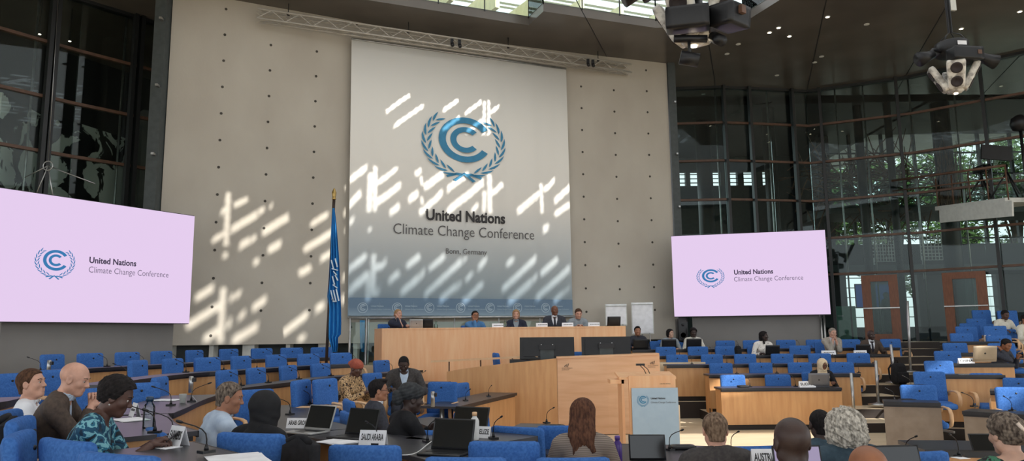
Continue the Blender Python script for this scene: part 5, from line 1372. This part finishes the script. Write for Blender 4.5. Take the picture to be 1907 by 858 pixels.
def hair_sdf(p,style,seed=0):
    cran=ell(p,(0,-.014,.028),(.077,.096,.086))
    z_=p[:,2]
    lim=np.where(z_>.068,.048+(z_-.068)*2.2,np.where(z_>.02,.026+(z_-.02)*.46,.010+(z_+.02)*.4))
    front=(p[:,1]-lim)/1.35
    def sh(t,low=-.075,k=.008):
        tt=.003+(t-.003)*np.clip((z_+.05)/.10,0,1)
        base=smin(cran,cap(p,(0,-.045,-.03),(0,-.042,-.075),.052,.05),.02)
        d=smax(base-tt,front,k); return smax(d,low-p[:,2],k)
    if style=='short': return sh(.010)+wob(p,260,seed)*.0015
    if style=='cropped': return sh(.0045)+wob(p,300,seed)*.0008
    if style=='quiff': return smin(sh(.012),ell(p,(.0,.045,.108),(.055,.045,.02)),.02)+wob(p,200,seed)*.002
    if style=='afro': return sh(.022,-.055)+wob(p,330,seed)*.003+wob(p,170,seed+1)*.003
    if style=='bob':
        d=smin(sh(.016),ell(p,(0,-.04,-.03),(.090,.075,.09)),.03); d=smax(d,-ell(p,(0,.09,-.02),(.062,.075,.1)),.012); return d+wob(p,180,seed)*.003
    if style=='long':
        d=smin(sh(.016,-.07),ell(p,(0,-.04,-.04),(.092,.075,.12)),.03)
        d=smin(d,ell(p,(.0,-.085,-.13),(.098,.052,.10)),.05); d=smin(d,cap(p,(.04,-.095,-.16),(.085,-.115,-.24),.035,.018),.03)
        d=smin(d,cap(p,(-.03,-.10,-.16),(-.045,-.125,-.34),.042,.016),.04)
        d=smax(d,-ell(p,(0,.09,-.03),(.064,.08,.11)),.012); ang=np.arctan2(p[:,0],-p[:,1]); return d+np.sin(ang*34+p[:,2]*9)*.0022+np.sin(ang*71+p[:,2]*23)*.001
    if style=='curly':
        d=ell(p,(0,-.026,.0),(.132,.125,.128)); d=smin(d,ell(p,(0,-.04,-.08),(.135,.11,.075)),.04); d=smax(d,-ell(p,(0,.11,-.02),(.062,.08,.11)),.02)
        return d+wob(p,95,seed)*.008+wob(p,190,seed+2)*.006+wob(p,330,seed+4)*.003
    if style=='bun':
        d=smin(sh(.015,-.06),ell(p,(0,-.115,.0),(.046,.042,.052)),.02); d=smin(d,ell(p,(0,-.08,.01),(.07,.05,.07)),.02); ang=np.arctan2(p[:,2]-.0,p[:,0]); return d+np.sin(ang*18+p[:,1]*60)*.0022+wob(p,210,seed)*.002
    if style=='updo':
        d=smin(sh(.018,-.06),ell(p,(0,-.06,.02),(.075,.07,.08)),.02); return d+wob(p,220,seed)*.003
    if style=='hijab':
        d=smin(ell(p,(0,-.012,.022),(.097,.118,.107)),ell(p,(0,.01,-.05),(.088,.10,.10)),.04)
        d=smin(d,cap(p,(0,-.01,-.10),(0,-.015,-.22),.082,.14),.05); d=smin(d,ell(p,(0,.03,-.25),(.15,.11,.06)),.04)
        d=smax(d,-ell(p,(0,.112,-.01),(.052,.060,.082)),.012); d=smax(d,-ell(p,(0,.02,-.02),(.066,.085,.09)),.006)
        return d+np.sin(p[:,2]*95+p[:,0]*20+p[:,1]*30)*.0022*np.clip((.0-p[:,2])*12,0,1)+wob(p,60,seed)*.002
    if style=='wrap':
        d=smax(ell(p,(0,-.018,.050),(.094,.112,.085)),(-.012-p[:,2])+ (p[:,1])*.45,.015)
        d=smin(d,ell(p,(0,-.115,.035),(.055,.04,.04)),.02)
        return d+np.sin((p[:,2]+p[:,1]*.4)*260)*.0016+wob(p,90,seed)*.002
    if style=='turban':
        d=smax(ell(p,(0,-.022,.058),(.100,.120,.088)),(-.005-p[:,2])+p[:,1]*.5,.015)
        d=smin(d,ell(p,(0,-.13,-.02),(.06,.05,.055)),.02); d=smin(d,ell(p,(.0,-.15,.02),(.04,.035,.035)),.02)
        return d+np.sin((p[:,2]-p[:,1]*.5)*210)*.002+wob(p,90,seed)*.003
    if style=='braids':
        d=smin(sh(.014,-.06),cap(p,(0,-.07,-.03),(.03,-.07,-.20),.05,.03),.03); d=smin(d,cap(p,(.06,-.02,-.04),(.07,.02,-.17),.025,.018),.02); return d+wob(p,260,seed)*.003
def skinmat(name,c):
    m=mat(name,tuple(v*.94 for v in c),tuple(min(255,v*1.05) for v in c),rough=.5,scale=14,detail=3,bump=.06,bscale=90); return m
M['eyewhite']=mat('eye_white',(186,178,170),rough=.3)
SK={'light':skinmat('skin_light',(206,164,142)),'pink':skinmat('skin_pink',(204,156,134)),'tan':skinmat('skin_tan',(170,118,90)),'brown':skinmat('skin_brown',(118,76,56)),'dark':skinmat('skin_dark',(86,58,48)),'deep':skinmat('skin_deep',(64,47,41)),'bronze':skinmat('skin_bronze',(150,98,68))}
def hm(name,c,c2=None): return mat(name,c,c2 or tuple(min(255,v*1.5+8) for v in c),rough=.75,scale=60,stretch=(1,1,.4),detail=4,spec=.2)
HM={'dgbrown':hm('hair_dark_greying',(62,52,46),(136,122,108)),'black':hm('hair_black',(20,17,17)),'brown':hm('hair_brown',(58,40,30),(96,68,50)),'auburn':hm('hair_auburn',(66,42,32),(104,70,52)),'grey':hm('hair_grey',(118,108,98),(166,156,144)),'silver':hm('hair_silver',(120,114,104),(216,208,194)),'blond':hm('hair_blond',(150,116,80),(186,150,110)),'gbrown':hm('hair_greying_brown',(84,66,52),(140,118,98)),
    'blackfab':mat('black_fabric',(16,16,18),(24,24,27),rough=.8,scale=20),'cream':mat('cream_fabric',(218,196,162),(232,212,180),rough=.8,scale=8),'rust':mat('rust_fabric',(150,72,54),(172,90,68),rough=.8,scale=10),'charcoal':mat('charcoal_fabric',(38,40,42),(56,58,60),rough=.85,scale=30)}
def voro(name,cols,scale,rough=.8,thr=(.3,.42)):
    m,nt,b=newmat(name); b.inputs['Roughness'].default_value=rough
    tc=N(nt,'ShaderNodeTexCoord'); no=N(nt,'ShaderNodeTexNoise'); no.inputs['Scale'].default_value=scale; no.inputs['Detail'].default_value=3; no.inputs['Distortion'].default_value=.7
    cr=N(nt,'ShaderNodeValToRGB'); cr.color_ramp.interpolation='CONSTANT'; e=cr.color_ramp.elements
    e[0].position=0; e[0].color=srgb(*cols[0])
    e[1].position=thr[0]; e[1].color=srgb(*cols[1])
    for c,t in zip(cols[2:],thr[1:]): x=e.new(t); x.color=srgb(*c)
    L(nt,tc.outputs['Object'],no.inputs['Vector']); L(nt,no.outputs['Fac'],cr.inputs[0]); L(nt,cr.outputs[0],b.inputs['Base Color']); return m
def stripes(name,c1,c2,f):
    m,nt,b=newmat(name); b.inputs['Roughness'].default_value=.85
    tc=N(nt,'ShaderNodeTexCoord'); wv_=N(nt,'ShaderNodeTexWave'); wv_.bands_direction='Z'; wv_.inputs['Scale'].default_value=f; wv_.inputs['Distortion'].default_value=.6
    cr=N(nt,'ShaderNodeValToRGB'); e=cr.color_ramp.elements; e[0].position=.3;e[0].color=srgb(*c1);e[1].position=.6;e[1].color=srgb(*c2)
    L(nt,tc.outputs['Object'],wv_.inputs['Vector']); L(nt,wv_.outputs['Fac'],cr.inputs[0]); L(nt,cr.outputs[0],b.inputs['Base Color']); return m
CL={'white':mat('white_shirt',(226,228,234),(238,240,244),rough=.8,scale=12),'brown':mat('brown_jacket',(70,58,50),(86,72,62),rough=.85,scale=40),'lblue':mat('light_blue_shirt',(182,200,222),(200,216,234),rough=.8,scale=14),
 'black':M['blackm'],'charcoal':mat('charcoal_suit',(50,52,60),(62,64,74),rough=.85,scale=40),'navy':mat('navy_suit',(34,38,54),(46,50,68),rough=.85,scale=40),'dgrey':mat('dark_grey_suit',(58,54,54),(72,68,66),rough=.85,scale=40),
 'lgrey':mat('light_grey_suit',(158,150,138),(174,166,154),rough=.85,scale=40),'midblue':mat('mid_blue_shirt',(72,122,172),(90,140,190),rough=.8,scale=16),'grey':mat('grey_shirt',(140,150,156),(156,164,170),rough=.8,scale=16),'slate':mat('slate_knit',(54,72,84),(66,86,98),rough=.9,scale=30),
 'offwhite':mat('offwhite_top',(214,210,196),(228,224,210),rough=.8,scale=16),'leopard':voro('leopard_print',[(46,30,24),(206,170,124),(60,38,28),(214,180,138)],30,thr=(.42,.53,.60)),'spots':voro('spotted_blouse',[(60,50,50),(232,226,218),(236,230,222)],26,thr=(.36,.5)),
 'teal':voro('teal_print',[(16,44,66),(20,76,104),(118,176,186),(24,96,122),(10,26,38)],13,thr=(.36,.47,.56,.62)),'green':voro('green_print',[(20,22,24),(62,120,92),(24,26,28),(96,150,120)],14,thr=(.42,.52,.62)),'stripe':stripes('grey_striped_knit',(112,100,92),(146,132,120),26),'tie':mat('dark_tie',(30,28,40),rough=.6),'jeans':mat('dark_trousers',(34,36,44),(44,46,56),rough=.9,scale=30)}
def person(label,px,ytop,Y,rz,skin,hair,haircol,top,s=1.0,lean=.1,torso_yaw=0,head=(0,0,0),hands=((-.16,.34,.80),(.16,.34,.80)),shirt=None,tie=False,fem=False,vox=.016,hv=.008,glasses=False,stand=False,chair=None,name='person',extra=None,wide=1.0,floor=None,sleeve=.93,curl=.5,neckline=0.0,group=None):
    ctop=P(px,ytop,Y)
    Tl=rot('x',-lean); piv=A_((0,-.03,.52))
    def TB(p): return (A_(p)-piv)@ (rot('z',torso_yaw)@Tl).T+piv
    Rt=rot('z',torso_yaw)@Tl
    up=0.0 if not stand else .40
    hb=TB((0,.0,1.06)); Rh=rot('z',torso_yaw*.5+head[0])@rot('x',head[1])@rot('y',head[2])@rot('x',-lean*.35)
    hc=TB((0,.004,1.085))+Rh@A_((0,.022,.135))
    topz=(hc+Rh@A_((0,-.014,.113 if hair in(None,'bald') else .125)))[2]
    fz=ctop.z-topz*s-up*s
    if floor is not None: fz=floor
    hxy=Matrix.Rotation(rz,3,'Z')@Vector((float(hc[0]),float(hc[1]),0))*s
    loc=(ctop.x-hxy.x,Y-hxy.y,fz)
    root=thing(name,label,'person',loc,rz,group,s)
    off=A_((0,0,up))
    sh=[TB((sx*.176*wide,-.005,1.012)) for sx in(-1,1)]
    el=[];wr=[]
    for i,sx in enumerate((-1,1)):
        W=A_(hands[i]) ; a,b=.285,.255; d=W-sh[i]; D=float(np.linalg.norm(d))
        if D>a+b-.01: W=sh[i]+d/D*(a+b-.01); D=a+b-.01; d=W-sh[i]
        u_=d/D; x_=(a*a-b*b+D*D)/(2*D); hgt=math.sqrt(max(0,a*a-x_*x_)); pole=A_((sx*.55,-.25,-1)); pole=pole-u_*float(pole@u_); pole/=np.linalg.norm(pole)
        el.append(sh[i]+u_*x_+pole*hgt); wr.append(W)
    iR=Rt.T
    def tor(p): return (p-piv)@Rt+piv    # world(local) -> torso frame
    knee=[A_((sx*.12,.40,.50)) for sx in(-1,1)]; ank=[A_((sx*.12,.38,.09)) for sx in(-1,1)]
    if stand: knee=[A_((sx*.09,.03,.12)) for sx in(-1,1)]; ank=[A_((sx*.09,.0,-.30)) for sx in(-1,1)]
    fw=.92 if fem else 1.0
    def torso(p,g=0,wst=.03):
        q=tor(p); d=ell(q,(0,-.02,.56),((.165+.01*fem)*wide+g,.115+g,.115+g)); d=smin(d,ell(q,(0,-.02,.71),(.135*wide*fw+g,.098+g,.15+g)),.06)
        d=smin(d,ell(q,(0,-.012,.90),(.152*wide*fw+g,.108+g,.165+g)),.06); d=smin(d,cap(q,(-.125*wide,-.01,1.02),(.125*wide,-.01,1.02),.056+g),.05)
        d=smin(d,cap(q,(-.03,-.018,1.065),(-.14*wide,-.01,1.035),.045+g,.042+g),.04); d=smin(d,cap(q,(.03,-.018,1.065),(.14*wide,-.01,1.035),.045+g,.042+g),.04)
        if fem:
            for sx in(-1,1): d=smin(d,ell(q,(sx*.07,.075,.90),(.058+g,.05+g,.058+g)),.03)
        return d,q
    def arms(p,g=0,endf=1.0,big=1.0):
        d=None
        for i in(0,1):
            a=cap(p,sh[i],el[i],.052*big+g,.040*big+g); w=el[i]+(wr[i]-el[i])*endf; fo=cap(p,el[i],w,.040*big+g,.028*big+g)
            if endf<1:
                dv=(wr[i]-el[i]); dv=dv/np.linalg.norm(dv); fo=smax(fo,(p-w)@dv,.006)
            a=smin(a,fo,.02)
            d=a if d is None else np.minimum(d,a)
        return d
    def legs(p,g=0):
        d=None
        for i,sx in enumerate((-1,1)):
            a=cap(p,(sx*.09,.0,.53),knee[i],.085+g,.058+g); a=smin(a,cap(p,knee[i],ank[i],.055+g,.038+g),.03); d=a if d is None else smin(d,a,.02)
        return d
    def feet(p,g=0):
        d=None
        for i in(0,1):
            a=cap(p,ank[i]+A_((0,-.03,-.05)),ank[i]+A_((0,.15,-.055)),.036+g,.030+g); d=a if d is None else np.minimum(d,a)
        return d
    def body(p):
        d,q=torso(p); d=smin(d,arms(p),.03); d=smin(d,legs(p),.04); d=np.minimum(d,feet(p)); d=smin(d,cap(p,TB((0,-.01,1.03)),hc+Rh@A_((0,-.012,-.06)),.062 if not fem else .052,.054 if not fem else .046),.03); return d
    def headf(p):
        q=(p-hc)@Rh; d=head_sdf(q,fem); return smin(d,cap(p,TB((0,-.01,1.05)),hc+Rh@A_((0,-.014,-.055)),.060 if not fem else .050,.054 if not fem else .046),.025)
    parts=[]
    v,f=surface_net(body,(-.52,-.35,-.42 if stand else 0.0),(.52,.75,1.25),vox); parts.append((v+off,f))
    c=hc; v,f=surface_net(headf,c-A_((.11,.14,.17)),c+A_((.11,.14,.14)),hv); parts.append((v+off,f))
    # hands
    for i,sx in enumerate((-1,1)):
        d_=wr[i]-el[i]; d_/=np.linalg.norm(d_); W=wr[i]
        pn=np.cross(d_,A_((0,0,1))); pn/=max(1e-6,np.linalg.norm(pn)); side=pn*(1 if sx<0 else -1); nrm=np.cross(side,d_); 
        if nrm[2]>0: nrm=-nrm
        side=side.astype(f32); nrm=nrm.astype(f32)
        def handf(p):
            d=cap(p,W-d_*.03,W+d_*.02,.027,.024)
            for k in(-1,0,1): d=smin(d,cap(p,W+d_*.025+side*(k*.014),W+d_*.080+side*(k*.024),.0155,.0135),.012)
            for k,(o,l) in enumerate(((-.031,.85),(-.0105,1.0),(.0105,.94),(.031,.74))):
                a=W+d_*.082+side*o; ang=.15
                for sgl in(.034,.026,.020):
                    ang+=curl; dd=d_*math.cos(ang)+nrm*math.sin(ang); b=a+dd*sgl*l*1.15; d=smin(d,cap(p,a,b,.0088,.0078),.003); a=b
            a=W+d_*.022+side*(-.026); b=a+(d_*.6-side*.7+nrm*.3)*.040; c2=b+(d_*.85-side*.2+nrm*.45)*.033
            d=smin(d,cap(p,a,b,.0125,.0105),.008); d=smin(d,cap(p,b,c2,.0102,.008),.004); return d
        cc=W+d_*.07; v,f=surface_net(handf,cc-.125,cc+.125,.005 if vox<.015 else .0075); parts.append((v+off,f))
    mesh_obj('body',parts,SK[skin],root)
    # eyes and brows
    eb=MB(); 
    for sx in(-1,1):
        e=hc+Rh@A_((sx*.031,.0685,.004)); ee=MB(); ee.lathe([(.0,-.0115),(.0085,-.008),(.0115,0),(.0085,.008),(0,.0115)],tuple(e+off),0,10)
        Re=Matrix([list(map(float,r)) for r in Rh]); c_=e+Rh@A_((0,.0108,0)); ee.lathe([(.0058,0),(.0058,.0012)],tuple(c_+off),1,10,axis=Re@Matrix.Rotation(-PI/2,3,'X'))
        ee.build('eye',[M['eyewhite'],M['black']],root)
    if haircol and hair not in('hijab',):
        for sx in(-1,1):
            bb=MB(); bb.tube([tuple(hc+Rh@A_((sx*.016,.0865,.026))+off),tuple(hc+Rh@A_((sx*.032,.084,.032))+off),tuple(hc+Rh@A_((sx*.047,.070,.026))+off)],[.0035,.004,.002],0,6); bb.build('eyebrow',[HM['black' if haircol in('black','cream','blackfab','rust','charcoal') else haircol]],root)
    if hair and hair!='bald':
        fh=lambda p: hair_sdf((p-hc)@Rh,hair,len(label))
        lo=hc-A_((.2,.24,.42)); hi=hc+A_((.2,.2,.2))
        big=hair in('long','hijab','curly','braids')
        lo=hc-A_((.19,.2,.36 if big else .13)); hi=hc+A_((.19,.17,.17))
        v,f=surface_net(fh,lo,hi,hv*(.8 if hair in('curly','long') else 1)); nm={'hijab':'headscarf','wrap':'headwrap','turban':'headwrap'}.get(hair,'hair')
        mesh_obj(nm,[(v+off,f)],HM[haircol],root)
    # clothes
    g1=.016 if shirt else .010
    seed=len(label)
    def topf(p):
        d,q=torso(p,g1); d=smin(d,arms(p,g1,sleeve,1.02),.03)
        d=d+wob(p,28,seed)*.0035+wob(p,60,seed+1)*.0018
        nk=cap(p,TB((0,.012,1.10)),hc,.060 if not fem else .058+neckline,.07+neckline); d=smax(d,-nk,.01)
        if shirt:
            vv=np.abs(q[:,0])-np.clip((q[:,2]-.80)*.30,0,.065); wedge=np.maximum(vv,-(q[:,1]-.03)); d=smax(d,-wedge,.008)
            d=smin(d,np.maximum(cap(q,(-.05,-.055,1.085),(.05,-.055,1.085),.022),-nk+.0),.01)
        else:
            col=np.abs(nk-.004)-.004; col=np.maximum(col,np.abs(q[:,2]-1.085)-.022); 
            if neckline==0: d=np.minimum(d,col)
        return smax(d,.50-q[:,2],.01)
    v,f=surface_net(topf,(-.55,-.35,.38),(.55,.72,1.25),min(vox,.013)); mesh_obj('jacket' if shirt else 'top',[(v+off,f)],CL[top],root)
    if shirt:
        def shf(p):
            d,q=torso(p,.004); nk=cap(p,TB((0,.012,1.10)),hc,.057,.062); d=smax(d,-nk,.006)
            col=np.maximum(np.abs(nk-.006)-.0045,np.abs(q[:,2]-1.092)-.026); d=np.minimum(d,col)
            return smax(d,.62-q[:,2],.01)
        v,f=surface_net(shf,(-.30,-.30,.5),(.30,.45,1.25),.011); so_=mesh_obj('shirt',[(v+off,f)],CL[shirt],root)
        if tie:
            tf=lambda p:(lambda q: np.minimum(np.maximum(np.maximum(np.abs(q[:,0])-(.018+np.clip(1.05-q[:,2],0,.3)*.07),torso(p,.010)[0]),np.maximum(q[:,2]-1.06,.74-q[:,2])),ell(q,(0,.092,1.062),(.018,.014,.018)))+np.where(q[:,1]<0,1,0))(tor(p))
            v,f=surface_net(tf,(-.1,-.0,.6),(.1,.55,1.2),.008)
            if len(f): mesh_obj('tie',[(v+off,f)],CL['tie'],so_)
    def trf(p):
        d=legs(p,.012); t_,q=torso(p,.012); d=smin(d,np.maximum(t_,q[:,2]-.60),.04); d=np.maximum(d,ank[0][2]+.01-p[:,2]); return d+wob(p,30,3)*.003
    v,f=surface_net(trf,(-.32,-.25,-.35 if stand else .05),(.32,.56,.72),.018); mesh_obj('trousers',[(v+off,f)],CL['jeans'],root)
    v,f=surface_net(lambda p:feet(p,.008),(-.25,-.15,-.42 if stand else -.02),(.25,.62,-.2 if stand else .14),.014); mesh_obj('shoes',[(v+off,f)],M['black'],root)
    if glasses:
        gm=MB()
        for sx in(-1,1):
            ring=[]
            for k in range(17): an=2*PI*k/16; ring.append(tuple(hc+Rh@A_((sx*.031+.024*math.cos(an),.102,.003+.017*math.sin(an)))+off))
            gm.tube(ring,.0022,0,5,cap=False); gm.tube([tuple(hc+Rh@A_((sx*.054,.10,.006))+off),tuple(hc+Rh@A_((sx*.080,.0,.008))+off)],.002,0,5)
        gm.tube([tuple(hc+Rh@A_((-.008,.103,.006))+off),tuple(hc+Rh@A_((.008,.103,.006))+off)],.0022,0,5); gm.build('glasses',[M['black']],root)
    if chair:
        bk=Matrix.Rotation(rz,3,'Z')@Vector((0,-.09,0)); place_chair((loc[0]+bk.x,loc[1]+bk.y,max(0,fz)),rz,'blue conference chair '+chair)
    return root,hc,Rh,wr
# ------------------------------------------------------------------ the people
pi=PI
# podium panel
person('seated man in a navy suit on the podium resting his chin on his hand',742,575,17.3,pi+.75,'pink','short','blond','navy',shirt='white',lean=.22,hands=((-.12,.36,.90),(.06,.20,1.13)),vox=.02,hv=.010,head=(.1,.12,0),chair='under the podium man in a navy suit',curl=.7)
person('seated man with glasses in a blue shirt on the podium, hand at his mouth',885,578,17.3,pi+.25,'tan','short','black','midblue',lean=.25,hands=((-.18,.36,.86),(.03,.22,1.10)),vox=.02,hv=.010,glasses=True,head=(.1,.1,0),chair='under the podium man in a blue shirt',curl=.7)
person('seated blond woman in a dark blazer on the podium',961,576,17.3,pi,'pink','bob','blond','navy',shirt='grey',fem=True,vox=.02,hv=.010,s=.96,chair='under the blond woman on the podium')
person('seated bald man in a dark suit and tie presiding on the podium',1033,569,17.3,pi+.05,'brown','bald',None,'charcoal',shirt='white',tie=True,vox=.02,hv=.010,head=(.35,0,0),wide=1.1,chair='under the bald chairman on the podium')
person('seated bearded man in a grey shirt on the podium looking down',1077,574,17.3,pi+.1,'pink','short','brown','grey',lean=.3,head=(0,-.25,0),hands=((-.08,.34,.86),(.08,.34,.86)),vox=.02,hv=.010,chair='under the man in a grey shirt on the podium')
# beside the podium, rear right row
def rowp(D,px): q,n=seat_on(D,px,.60); return q.y
person('young man with short dark hair seated behind a dark laptop beside the podium',1187,607,rowp(R5,1187),pi,'tan','quiff','black','charcoal',vox=.02,hv=.009,chair='under the young man beside the podium')
person('dark haired woman in a pale top turning her head below the rear wall',1248,612,rowp(R5,1248),pi,'light','bob','black','grey',fem=True,s=.95,vox=.02,hv=.009,head=(.7,0,0),chair='under the dark haired woman below the rear wall')
person('person in a white top with short dark hair working on a black laptop',1291,610,rowp(R5,1291),pi,'deep','afro','black','offwhite',vox=.02,hv=.009,head=(0,-.12,0))
person('woman in a spotted white blouse looking to her side in the right block',1422,616,rowp(R4,1422),pi+.1,'deep','braids','black','spots',fem=True,vox=.018,hv=.009,head=(.95,0,0),hands=((-.2,.34,.80),(.2,.34,.80)),chair='under the woman in a spotted white blouse')
person('grey haired man in a light grey suit with hands folded at his mouth',1550,610,rowp(R4,1550),pi,'pink','short','grey','lgrey',shirt='white',vox=.018,hv=.009,lean=.22,head=(.2,-.1,0),hands=((-.035,.26,1.03),(.035,.26,1.03)),curl=.8,chair='under the grey haired man in a light grey suit')
person('bald man in a dark brown jacket and white shirt in the right block',1622,615,rowp(R4,1622),pi-.05,'deep','bald','black','brown',shirt='white',tie=True,vox=.018,hv=.009,head=(.1,-.1,0),hands=((-.2,.3,.85),(.30,.36,.90)),chair='under the bald man in a dark brown jacket')
person('woman in a cream hijab behind a grey laptop in the front right row',1531,667,rowp(R1,1531),pi,'brown','hijab','cream','black',fem=True,vox=.016,hv=.008,s=.95,head=(.15,-.2,0),glasses=True,hands=((-.12,.34,.84),(.28,.38,.84)),chair='under the woman in a cream hijab')
person('dark haired person in dark clothes bent behind the beige laptop',1873,631,14.75,pi+.3,'bronze','short','black','charcoal',vox=.02,hv=.009,lean=.35,head=(0,-.4,0),hands=((-.2,.33,.9),(.1,.25,1.05)),chair='under the person bent behind the beige laptop')
person('person in a pale top seated high in the right wing',1871,577,18.6,pi+.05,'dark','short','black','offwhite',vox=.02,hv=.01,head=(0,-.3,0),hands=((-.2,.32,.8),(.2,.32,.8)),chair='under the person in a pale top')
person('person in a pale shirt cut by the right edge below the facade',1909,585,18.2,pi+.3,'bronze','short','black','offwhite',vox=.02,hv=.01,chair='under the person cut by the right edge')
person('dark clothed person standing behind the foyer glass before the blue display',1651,556,26.4,pi+.6,'dark','short','black','black',vox=.022,hv=.012,stand=True,hands=((-.2,.22,.75),(.2,.22,.75)),lean=0,floor=1.5,s=.98)
# left block
person('man in a white shirt with cropped dark hair at the far left, face turned up',62,685,6.0,-1.15,'pink','short','brown','white',vox=.013,hv=.0055,head=(-.35,.12,0),hands=((-.16,.34,.82),(.16,.34,.82)),lean=.05,chair='under the man in a white shirt')
person('bald man in a dark brown suit jacket with raised clasped hands',142,676,5.4,-1.2,'pink','bald','gbrown','brown',shirt='lblue',vox=.012,hv=.005,lean=.28,head=(-.2,-.22,0),hands=((-.05,.33,.99),(.06,.34,.97)),wide=1.12,curl=.8)
root,hc_,Rh_,wr_=person('woman in a teal and white printed dress with short black hair using a phone',219,702,4.7,-1.25,'dark','afro','black','teal',vox=.012,hv=.005,lean=.30,fem=True,head=(0,-.32,0),hands=((-.05,.46,.86),(.07,.46,.86)),wide=1.2,neckline=.03,curl=.6,sleeve=.5)
mb=MB(); mb.rbox((0,0,0),(.075,.008,.15),.004,0,4,None,Matrix.Rotation(-.9,3,'X')); ph=mb.build('phone',[M['black']]); w2=root.matrix_basis
pc=Matrix.Translation(root.location)@Matrix.Rotation(root.rotation_euler.z,4,'Z')@Vector((float(wr_[0][0]+.05),float(wr_[0][1]+.10),float(wr_[0][2]+.03))); ph.location=pc; ph.rotation_euler=(0,0,root.rotation_euler.z); tag(ph,'dark mobile phone held in both hands of the woman in teal','phone')
mb=MB(); e=hc_+Rh_@A_((.079,-.004,-.046)); mb.lathe([(0,-.006),(.006,0),(0,.006)],tuple(map(float,e)),0,8); mb.build('earring',[M['steel']],root)
mb=MB(); mb.tube([(-.17,.10,1.0),(-.09,.145,.985),(0,.16,.975),(.09,.145,.985),(.17,.08,1.0),(.19,-.04,1.02)],.018,0,8); 
person('heavy man in a light blue shirt with greying dark hair turning right',430,710,5.9,-.95,'tan','short','dgbrown','lblue',vox=.012,hv=.0055,lean=.25,head=(-.45,-.12,0),wide=1.3,hands=((-.1,.42,.92),(.08,.42,.92)),chair='under the man in a light blue shirt')
person('woman in a black hijab and black robe seen from behind',496,726,5.5,-.5,'light','hijab','blackfab','black',vox=.013,hv=.006,fem=True,lean=.12,head=(-.25,-.05,0),wide=1.12,hands=((-.12,.38,.80),(.15,.38,.80)))
person('woman in a rust headscarf and leopard print top leaning on a desk',664,670,11.1,-1.9,'dark','wrap','rust','leopard',vox=.015,hv=.007,fem=True,lean=.22,head=(-.1,-.3,0),wide=1.15,hands=((-.08,.42,.84),(.12,.42,.84)),chair='under the woman in leopard print')
person('dozing man in a dark grey suit with his head bowed',752,664,11.7,pi+.15,'deep','cropped','black','dgrey',shirt='lblue',vox=.015,hv=.007,lean=.12,head=(-.1,-.55,0),wide=1.15,hands=((-.2,.28,.80),(.2,.28,.80)),chair='under the dozing man')
person('young man in a charcoal suit with neat black hair seen side on',706,705,8.2,-1.15,'tan','quiff','black','charcoal',shirt='white',vox=.014,hv=.0065,lean=.08,head=(-.2,0,0),glasses=True,hands=((-.12,.32,.80),(.12,.32,.80)))
person('woman in black with a dark grey knotted headwrap seen side on',768,716,6.7,-1.05,'deep','turban','charcoal','blackfab_top' if False else 'black',vox=.013,hv=.006,fem=True,lean=.25,head=(-.15,-.1,0),wide=1.1,hands=((-.1,.42,.92),(.1,.42,.92)))
# foreground, seen from behind
person('woman with long brown hair in a grey striped top seen from behind',1085,741,5.5,-.12,'light','long','auburn','stripe',vox=.012,hv=.0055,fem=True,lean=.12,head=(-.1,-.1,0),wide=.93)
person('man with short greying brown hair in a dark suit seen from behind',1330,766,5.1,.0,'pink','short','gbrown','dgrey',s=.97,shirt='white',vox=.012,hv=.005,lean=.15,head=(-.08,-.05,0),wide=1.15,hands=((-.2,.34,.82),(.2,.34,.82)))
person('bald dark skinned man in a black jacket seen from behind',1471,777,3.55,.05,'deep','bald','black','black',shirt='white',vox=.012,hv=.005,lean=.08,wide=1.12,head=(.05,-.03,0))
person('dark skinned man in a grey jacket half hidden by the curly grey hair',1525,760,5.7,-.1,'deep','cropped','black','slate',s=.93,vox=.013,hv=.006,lean=.15,wide=1.1,head=(.1,0,0))
person('person with a big cloud of curly grey hair in a slate knit top',1569,757,4.9,0,'light','curly','silver','slate',s=.95,vox=.013,hv=.006,fem=True,wide=1.15,lean=.12)
person('man whose shiny brown bald crown rises at the lower edge',1612,829,3.2,0,'bronze','bald','black','navy',s=.95,vox=.013,hv=.0055,lean=.1,floor=None)
root,hc_,Rh_,wr_=person('woman with pinned up grey brown hair in a green and black wrap',1868,767,4.3,-.12,'light','bun','dgbrown','green',s=.97,vox=.012,hv=.005,fem=True,lean=.15,head=(.25,-.12,0),neckline=.06,hands=((-.14,.36,.84),(.14,.36,.84)))
mb=MB(); c_=hc_+Rh_@A_((.0,-.14,.04)); mb.tube([tuple(map(float,hc_+Rh_@A_((x,-.135-.02*math.cos(x*40),.055-z)))) for x,z in((-.03,.0),(-.015,.03),(0,.045),(.015,.06),(.03,.08))],.011,0,8); mb.build('hair_clip',[mat('pearl_clip',(226,208,190),rough=.3)],root)
